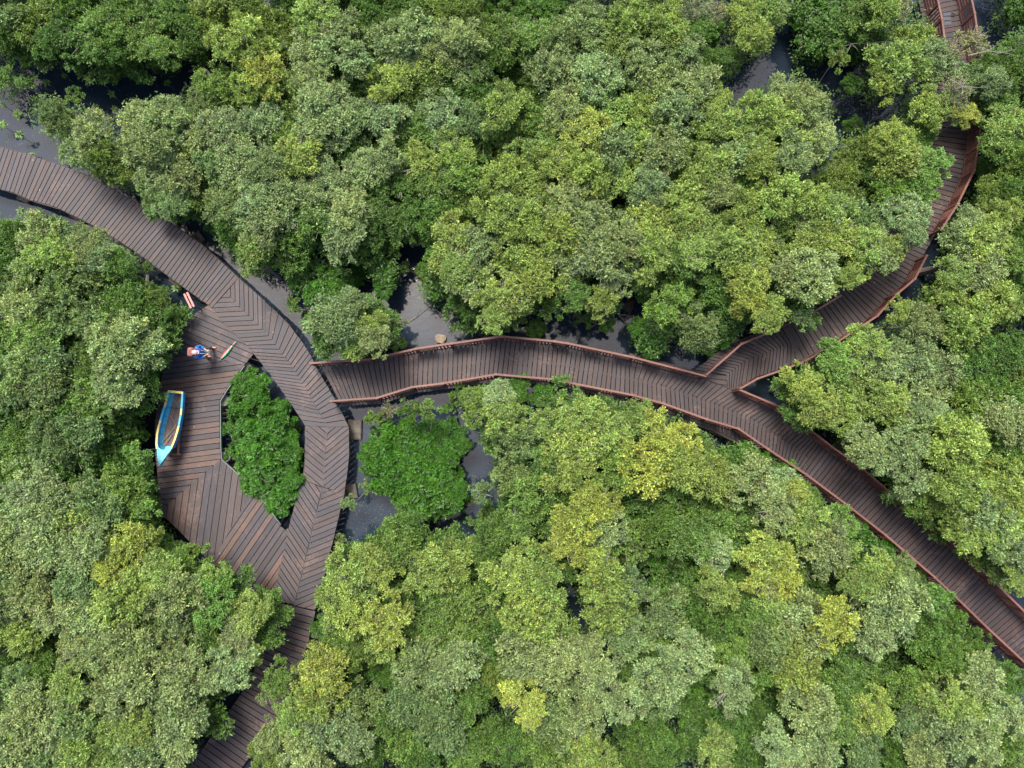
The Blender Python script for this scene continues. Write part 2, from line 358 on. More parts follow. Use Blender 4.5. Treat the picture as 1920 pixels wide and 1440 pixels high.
# edges: rail-top pixels except across the mouth of the fork
def edge_pt(p, inner): return P(*p, ZR)
U = []; SP0 = P(1187, 670, ZR).lerp(P(1187, 741, ZR), .5)
for i, (e, sp) in enumerate(zip(upE, spine)):
    spw = P(*sp, ZB)
    if i == 4: ew = P(1375, 733, ZB)
    else:
        ew = P(*e, ZR)
        if i == 0: spw = SP0
        d = (Vector((ew.x, ew.y, 0))-Vector((spw.x, spw.y, 0))).normalized(); ew = Vector((ew.x, ew.y, 0))+d*(EX if i != 3 else 0)
    U.append((ew, spw))
cnt = [2, 8, 3, 6, 8, 6, 5, 5]
ladder(mb, U, ZB, 'dark', nfix=cnt)
loE = [(1187, 741), (1203, 745), (1278, 769), (1303, 778), (1350, 794), (1416, 827), (1462, 857), (1490, 875), (1512, 890)]
Lw = []
for e, sp in zip(loE, spine):
    spw = P(*sp, ZB) if Lw else SP0; ew = P(*e, ZR); d = (Vector((ew.x, ew.y, 0))-Vector((spw.x, spw.y, 0))).normalized(); Lw.append((Vector((ew.x, ew.y, 0))+d*EX, spw))
ladder(mb, Lw, ZB, 'dark', nfix=cnt)
B3 = [((1553, 834), (1512, 890)), ((1615, 877), (1570, 932)), ((1665, 920), (1617, 970)), ((1697, 945), (1650, 996)), ((1760, 1000), (1710, 1047)), ((1815, 1043), (1768, 1097)), ((1865, 1092), (1815, 1142)), ((1920, 1146), (1868, 1192)), ((2000, 1226), (1945, 1266))]
ladder(mb, radj(B3), ZB, 'dark', ext=EX)
mb.build('planks', M_DECK, B)
mb = MB()
for st in (radj(B1), [(u[0], l[0]) for u, l in zip(U, Lw)], radj(B3)):
    for k in (-.03, .5, 1.03): edgebeam(mb, [a.lerp(b, k) for a, b in st], ZB, .09)
mb.build('edge_beams', M_BEAM, B)
piles(B, [Vector((p.x, p.y, 0)) for st in (radj(B1)[2::2], radj(B3)[1::2]) for pr in st for p in pr]+[l[0] for l in Lw[2::3]], ZB)
for f in [(1165, 757, .3, .2, -.2), (1352, 808, .4, .25, -.4)]: footing(B, *f)

# E: branch towards the top right -----------------------------------
E = empty('boardwalk', P(1620, 560, 0), 'shaded railed branch boardwalk climbing to the top right corner, partly hidden by trees', 'boardwalk')
mb = MB()
spE = [(1362, 703), (1379, 690), (1397, 677), (1422, 667), (1445, 658), (1470, 649), (1497, 640)]
leE = [(1303, 693), (1322, 679), (1340, 663), (1370, 645), (1402, 631), (1443, 614), (1481, 604)]
riE = [(1364, 727), (1387, 728), (1403, 717), (1431, 703), (1453, 696), (1482, 686), (1515, 672)]
Le = [(P(*a, ZB if i < 4 else ZB), P(*s_, ZB)) for i, (a, s_) in enumerate(zip(leE, spE))]
Re = []
for i, (a, s_) in enumerate(zip(riE, spE)):
    Re.append((P(*a, ZB) if i == 0 else P(*a, ZR), P(*s_, ZB)))
cE = [3, 3, 3, 3, 4, 4]
ladder(mb, Le, ZB+.002, 'dark', nfix=cE); ladder(mb, Re, ZB+.002, 'dark', nfix=cE)
clipcell(mb, PP([(1303, 694), (1362, 704), (1364, 726), (1326, 712)], ZB+.002), dirw((1340, 700), (1, .1), ZB), P(1362, 704, ZB), .2, ZB+.002, 'dark')
E2 = [((1481, 606), (1515, 672)), ((1525, 585), (1562, 645)), ((1575, 555), (1617, 610))]
Est = [(Vector((a.x, a.y, 0)), Vector((b.x, b.y, 0))) for a, b in radj(E2)]
for (rx, ry), (dx, dy), wd in [((1645, 592), (38, 42), 1.5), ((1680, 553), (43, 33), 1.5), ((1715, 523), (45, 28), 1.5), ((1737, 480), (48, 22), 1.5), ((1765, 430), (50, 20), 1.5), ((1795, 383), (50, 16), 1.5), ((1826, 320), (50, 12), 1.5),
                               ((1834, 275), (50, 10), 1.5), ((1839, 225), (50, 4), 1.5), ((1841, 137), (50, -3), 1.45), ((1838, 100), (50, -6), 1.42), ((1827, 25), (50, -9), 1.4), ((1820, -5), (50, -10), 1.4), ((1806, -70), (50, -12), 1.4)]:
    r = P(rx, ry, ZR); d = dirw((rx, ry), (dx, dy), ZR).normalized(); l = r-d*wd
    Est.append((Vector((l.x, l.y, 0)), Vector((r.x, r.y, 0))))
ladder(mb, Est, ZB, 'dark', pw=.21, ext=EX, gap=.03)
mb.build('planks', M_DECK, E)
mb = MB()
for k in (-.05, .5, 1.05): edgebeam(mb, [a.lerp(b, k) for a, b in Est], ZB, .09)
mb.build('edge_beams', M_BEAM, E)
piles(E, [p for pr in Est[1::3] for p in pr]+[P(1395, 650, 0), P(1445, 690, 0)], ZB)

# ------------------------------------------------------------------ railings
RC = [(.13, .05, .036), (.115, .043, .031), (.145, .058, .043), (.105, .038, .027)]
HC = [(.155, .066, .05), (.14, .06, .045), (.17, .075, .058)]
def railing(pts, label, zbase=ZB, start_solid=0, end_posts=True):
    """pts: world 2d polyline; posts at the vertices and in between"""
    pts = [Vector((p.x, p.y, 0)) for p in pts]
    root = empty('railing', Vector((pts[0].x, pts[0].y, zbase)), label, 'railing', 'railings of the long boardwalk')
    top = ZR; hand = MB(); k = start_solid
    for i in range(len(pts)-1):
        a, b = pts[i], pts[i+1]; L = (b-a).length
        nseg = max(1, round(L/.62)); d = (b-a).normalized()
        hand.box((a.x, a.y, top+.03), (b.x, b.y, top+.03), .075, .04, random.choice(HC))
        if i:
            hand.box((a.x-d.x*.05, a.y-d.y*.05, top+.034), (a.x+d.x*.05, a.y+d.y*.05, top+.034), .1, .044, random.choice(HC))
        for j in range(nseg):
            p, q = a.lerp(b, j/nseg), a.lerp(b, (j+1)/nseg)
            if k % 2 == 0:
                nb = 5; bp = MB(); bp.box((p.x, p.y, zbase+.1), (q.x, q.y, zbase+.1), .05, .06, random.choice(RC))
                for m_ in range(nb):
                    c = p.lerp(q, (m_+.5)/nb); e = d*.032
                    n = Vector((-d.y, d.x, 0))*.012; cl = random.choice(RC)
                    bp.prism([(c+x).to_tuple()[:2]+(top-.011,) for x in (-e-n, e-n, e+n, -e+n)], top-zbase-.06, cl)
                bp.build('baluster_panel', M_RAIL, root)
            else:
                bd = MB()
                for z0 in (.03, .97): e_ = p.lerp(q, z0); bd.prism([(e_+d*x*.02+Vector((-d.y, d.x, 0))*y*.008).to_tuple()[:2]+(top-.012,) for x, y in ((-1, -1), (1, -1), (1, 1), (-1, 1))], top-zbase-.02, RC[3])
                for h in range(5):
                    zt = zbase+.16+h*.165
                    bd.box((p.x, p.y, zt), (q.x, q.y, zt), .022, .115, random.choice(RC))
                bd.build('board_panel', M_RAIL, root)
            k += 1
        for c, do in ((a, True), (b, i == len(pts)-2)):
            if do:
                pm = MB(); h = .045; n = Vector((-d.y, d.x, 0))
                pm.prism([(c+d*x*h+n*y*h).to_tuple()[:2]+(top+.045,) for x, y in ((-1, -1), (1, -1), (1, 1), (-1, 1))], top-zbase+.25, random.choice(HC)); pm.build('post', M_RAIL, root)
    hand.build('handrail', M_RAIL, root)
    return root
def RW(l): return [P(x, y, ZR) for x, y in l]
railing(RW([(583, 681), (692, 674), (780, 654), (847, 644), (940, 631), (1040, 640), (1065, 644), (1187, 670), (1322, 705)]), 'red brown railing on the upper side of the humped walk, ending at the fork', start_solid=0)
railing(RW([(1324, 703), (1390, 645), (1425, 631), (1480, 606), (1525, 585), (1575, 555)]+[]), 'red brown railing on the upper left side of the branch, ducking under tree crowns')
railing(RW([(1387, 729), (1420, 710), (1480, 689), (1515, 674), (1562, 646), (1617, 611), (1645, 592), (1680, 553), (1715, 523), (1737, 480)]), 'red brown railing on the right hand side of the branch, starting at the fork')
railing(RW([(1765, 430), (1795, 383), (1826, 320), (1834, 275), (1839, 225), (1841, 137), (1838, 100), (1827, 25), (1806, -70)]), 'red brown slatted railing along the right side of the top right boardwalk')
railing([e[0] for e in Est[-5:]], 'short red brown slatted railing on the left side at the top edge')
railing(RW([(1387, 731), (1460, 762), (1495, 788), (1560, 838), (1615, 877), (1665, 920), (1697, 945), (1760, 1000), (1815, 1043), (1920, 1146), (2000, 1226)]), 'orange brown railing on the upper right side of the walk to the right edge', start_solid=1)
railing(RW([(621, 752), (707, 746), (772, 726), (830, 719), (930, 702), (1034, 711), (1187, 741), (1245, 757), (1325, 786), (1385, 804), (1440, 842), (1512, 890), (1595, 952), (1660, 1003), (1752, 1082), (1807, 1134), (1850, 1176), (1920, 1241), (1960, 1280)]), 'long faded red brown railing along the lower side of the railed boardwalk', start_solid=1)

# ------------------------------------------------------------------ foliage
def meshnp(name, verts, faces, cols, mat):
    me = bpy.data.meshes.new(name); nf = len(faces); k = faces.shape[1]
    me.vertices.add(len(verts)); me.vertices.foreach_set('co', verts.astype(np.float32).ravel())
    me.loops.add(nf*k); me.loops.foreach_set('vertex_index', faces.astype(np.int32).ravel())
    me.polygons.add(nf); me.polygons.foreach_set('loop_start', np.arange(0, nf*k, k, dtype=np.int32))
    ca = me.color_attributes.new('Col', 'FLOAT_COLOR', 'CORNER')
    c4 = np.ones((nf, k, 4), np.float32); c4[:, :, :3] = cols[:, None, :]; ca.data.foreach_set('color', c4.ravel())
    me.materials.append(mat); me.update(calc_edges=True); return me
def unit(a): return a/np.maximum(np.linalg.norm(a, axis=1, keepdims=True), 1e-6)
def leaves(pos, axis, up, ln, wd, rs):
    """rhombic leaves: base pos, axis direction, normal roughly up"""
    n = len(pos); axis = unit(axis); side = unit(np.cross(axis, up)); nr = unit(np.cross(side, axis))
    ln = ln*rs.uniform(.7, 1.25, (n, 1)); wd = wd*rs.uniform(.75, 1.2, (n, 1))
    m = pos+axis*ln*.5
    v = np.stack([pos, m+side*wd/2+nr*wd*.15, pos+axis*ln-nr*ln*.12, m-side*wd/2+nr*wd*.15], 1).reshape(-1, 3)
    return v, np.arange(n*4).reshape(n, 4)
def hemi(rs, n, zmin=-.2):
    v = rs.normal(size=(n*3, 3)); v = unit(v); v = v[v[:, 2] > zmin][:n]
    while len(v) < n: v = np.concatenate([v, v])[:n]
    return v
def clump(seed, nt_, R, ln, wd, kind='fine', dens=1.0, flat=.48):
    rs = np.random.default_rng(seed)
    # tuft centres on an irregular dome
    cen = []; tries = 0
    lob = [(rs.uniform(.25, .55), rs.uniform(0, 6.28)) for _ in range(4)]
    while len(cen) < nt_ and tries < 4000:
        tries += 1
        a = rs.uniform(0, 6.283); edge = .88+.15*math.sin(2*a+lob[0][1])+.10*math.sin(5*a+lob[1][1])
        r = (rs.uniform()**.62)*edge if kind == 'fine' else math.sqrt(rs.uniform())*edge*.95
        z = flat*math.sqrt(max(0, 1-(r/1.02)**2))+rs.uniform(-.24, .16)
        if rs.uniform() < .22: z -= rs.uniform(.15, .5)
        p = np.array([r*math.cos(a), r*math.sin(a), z])
        if all(np.linalg.norm(p-q) > .13 for q in cen): cen.append(p)
    V = []; Fc = []; K = []; base = 0
    for c in cen:
        tr = rs.uniform(.16, .34); tt = rs.uniform(.72, 1.25); ty = rs.uniform(0, 1)
        out = np.array([c[0], c[1], .55]); nw = int((15 if kind == 'fine' else 10)*dens*(tr/.27)**2)+2
        d = unit(hemi(rs, nw, -.25)*.9+out*.7)
        if kind == 'fine':
            nl = 14
            t = rs.uniform(.25, 1.05, (nw, nl)); p = c[None, None]+d[:, None]*t[..., None]*tr
            p = (p+rs.normal(scale=.028, size=p.shape)).reshape(-1, 3)*R
            ax = (d[:, None]*.9+rs.normal(scale=.75, size=(nw, nl, 3))).reshape(-1, 3)
            upv = unit(np.array([0, 0, 1.0])+rs.normal(scale=.55, size=(len(p), 3)))
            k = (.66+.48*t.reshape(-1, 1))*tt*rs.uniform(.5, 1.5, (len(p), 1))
        else:
            nl = 8
            tips = (c[None]+d*rs.uniform(.45, 1.05, (nw, 1))*tr)
            ang = (np.arange(nl)/nl*6.283)[None]+rs.uniform(0, 6.28, (nw, 1))
            e = np.stack([np.cos(ang), np.sin(ang), rs.uniform(.05, .9, ang.shape)], -1)+d[:, None]*.25
            p = np.repeat(tips[:, None]*R, nl, 1).reshape(-1, 3)+rs.normal(scale=.012, size=(nw*nl, 3)); ax = e.reshape(-1, 3)
            upv = unit(np.array([0, 0, 1.0])+rs.normal(scale=.25, size=(len(p), 3)))
            k = tt*rs.uniform(.5, 1.55, (len(p), 1))
        v, f = leaves(p, ax, upv, ln, wd, rs)
        V.append(v); Fc.append(f+base); base += len(v)
        yel = rs.uniform(0, 1, (len(p), 1)) < (.05 if kind == 'fine' else .012)
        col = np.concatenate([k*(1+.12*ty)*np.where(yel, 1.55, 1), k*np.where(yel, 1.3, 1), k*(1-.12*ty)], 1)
        K.append(col)
    return np.concatenate(V), np.concatenate(Fc), np.concatenate(K)
R0 = .9
FINE = [meshnp('foliage', *clump(100+i, 40, R0, .088, .036), M_LEAF) for i in range(9)]
FINEB = [meshnp('foliage', *clump(150+i, 24, R0, .10, .04, dens=.55), M_LEAF) for i in range(3)]      # sparse, twiggy
SMALL = [meshnp('foliage', *clump(200+i, 16, .5, .08, .038, dens=.9), M_LEAF) for i in range(4)]
GLOS = [meshnp('foliage', *clump(300+i, 46, R0, .115, .052, 'ros', 1.7, .42), M_GLOSS) for i in range(6)]
GLOSS_S = [meshnp('foliage', *clump(350+i, 12, .45, .11, .05, 'ros', .8, .5), M_GLOSS) for i in range(4)]

TONE = {'P': (.215, .308, .128), 'Q': (.155, .248, .088), 'L': (.218, .325, .080), 'G': (.082, .175, .030), 'H': (.128, .235, .048),
        'D': (.042, .135, .010), 'E': (.060, .145, .018), 'Y': (.280, .360, .075), 'O': (.130, .208, .040), 'V': (.150, .290, .060), 'T': (.21, .24, .125), 'B': (.13, .085, .05)}
TNAME = {'P': 'pale grey-green', 'Q': 'muted green', 'L': 'light yellow-green', 'G': 'mid green', 'H': 'soft green', 'D': 'dark glossy green', 'E': 'deep green', 'Y': 'yellow-green', 'O': 'olive', 'V': 'fresh bright green', 'T': 'sparse twiggy grey', 'B': 'dry brown'}
HT = {'P': 3.5, 'Q': 3.2, 'L': 3.5, 'G': 2.7, 'H': 3.0, 'D': 1.35, 'E': 1.7, 'Y': 3.7, 'O': 2.9, 'V': 3.3, 'T': 3.6, 'B': .4}

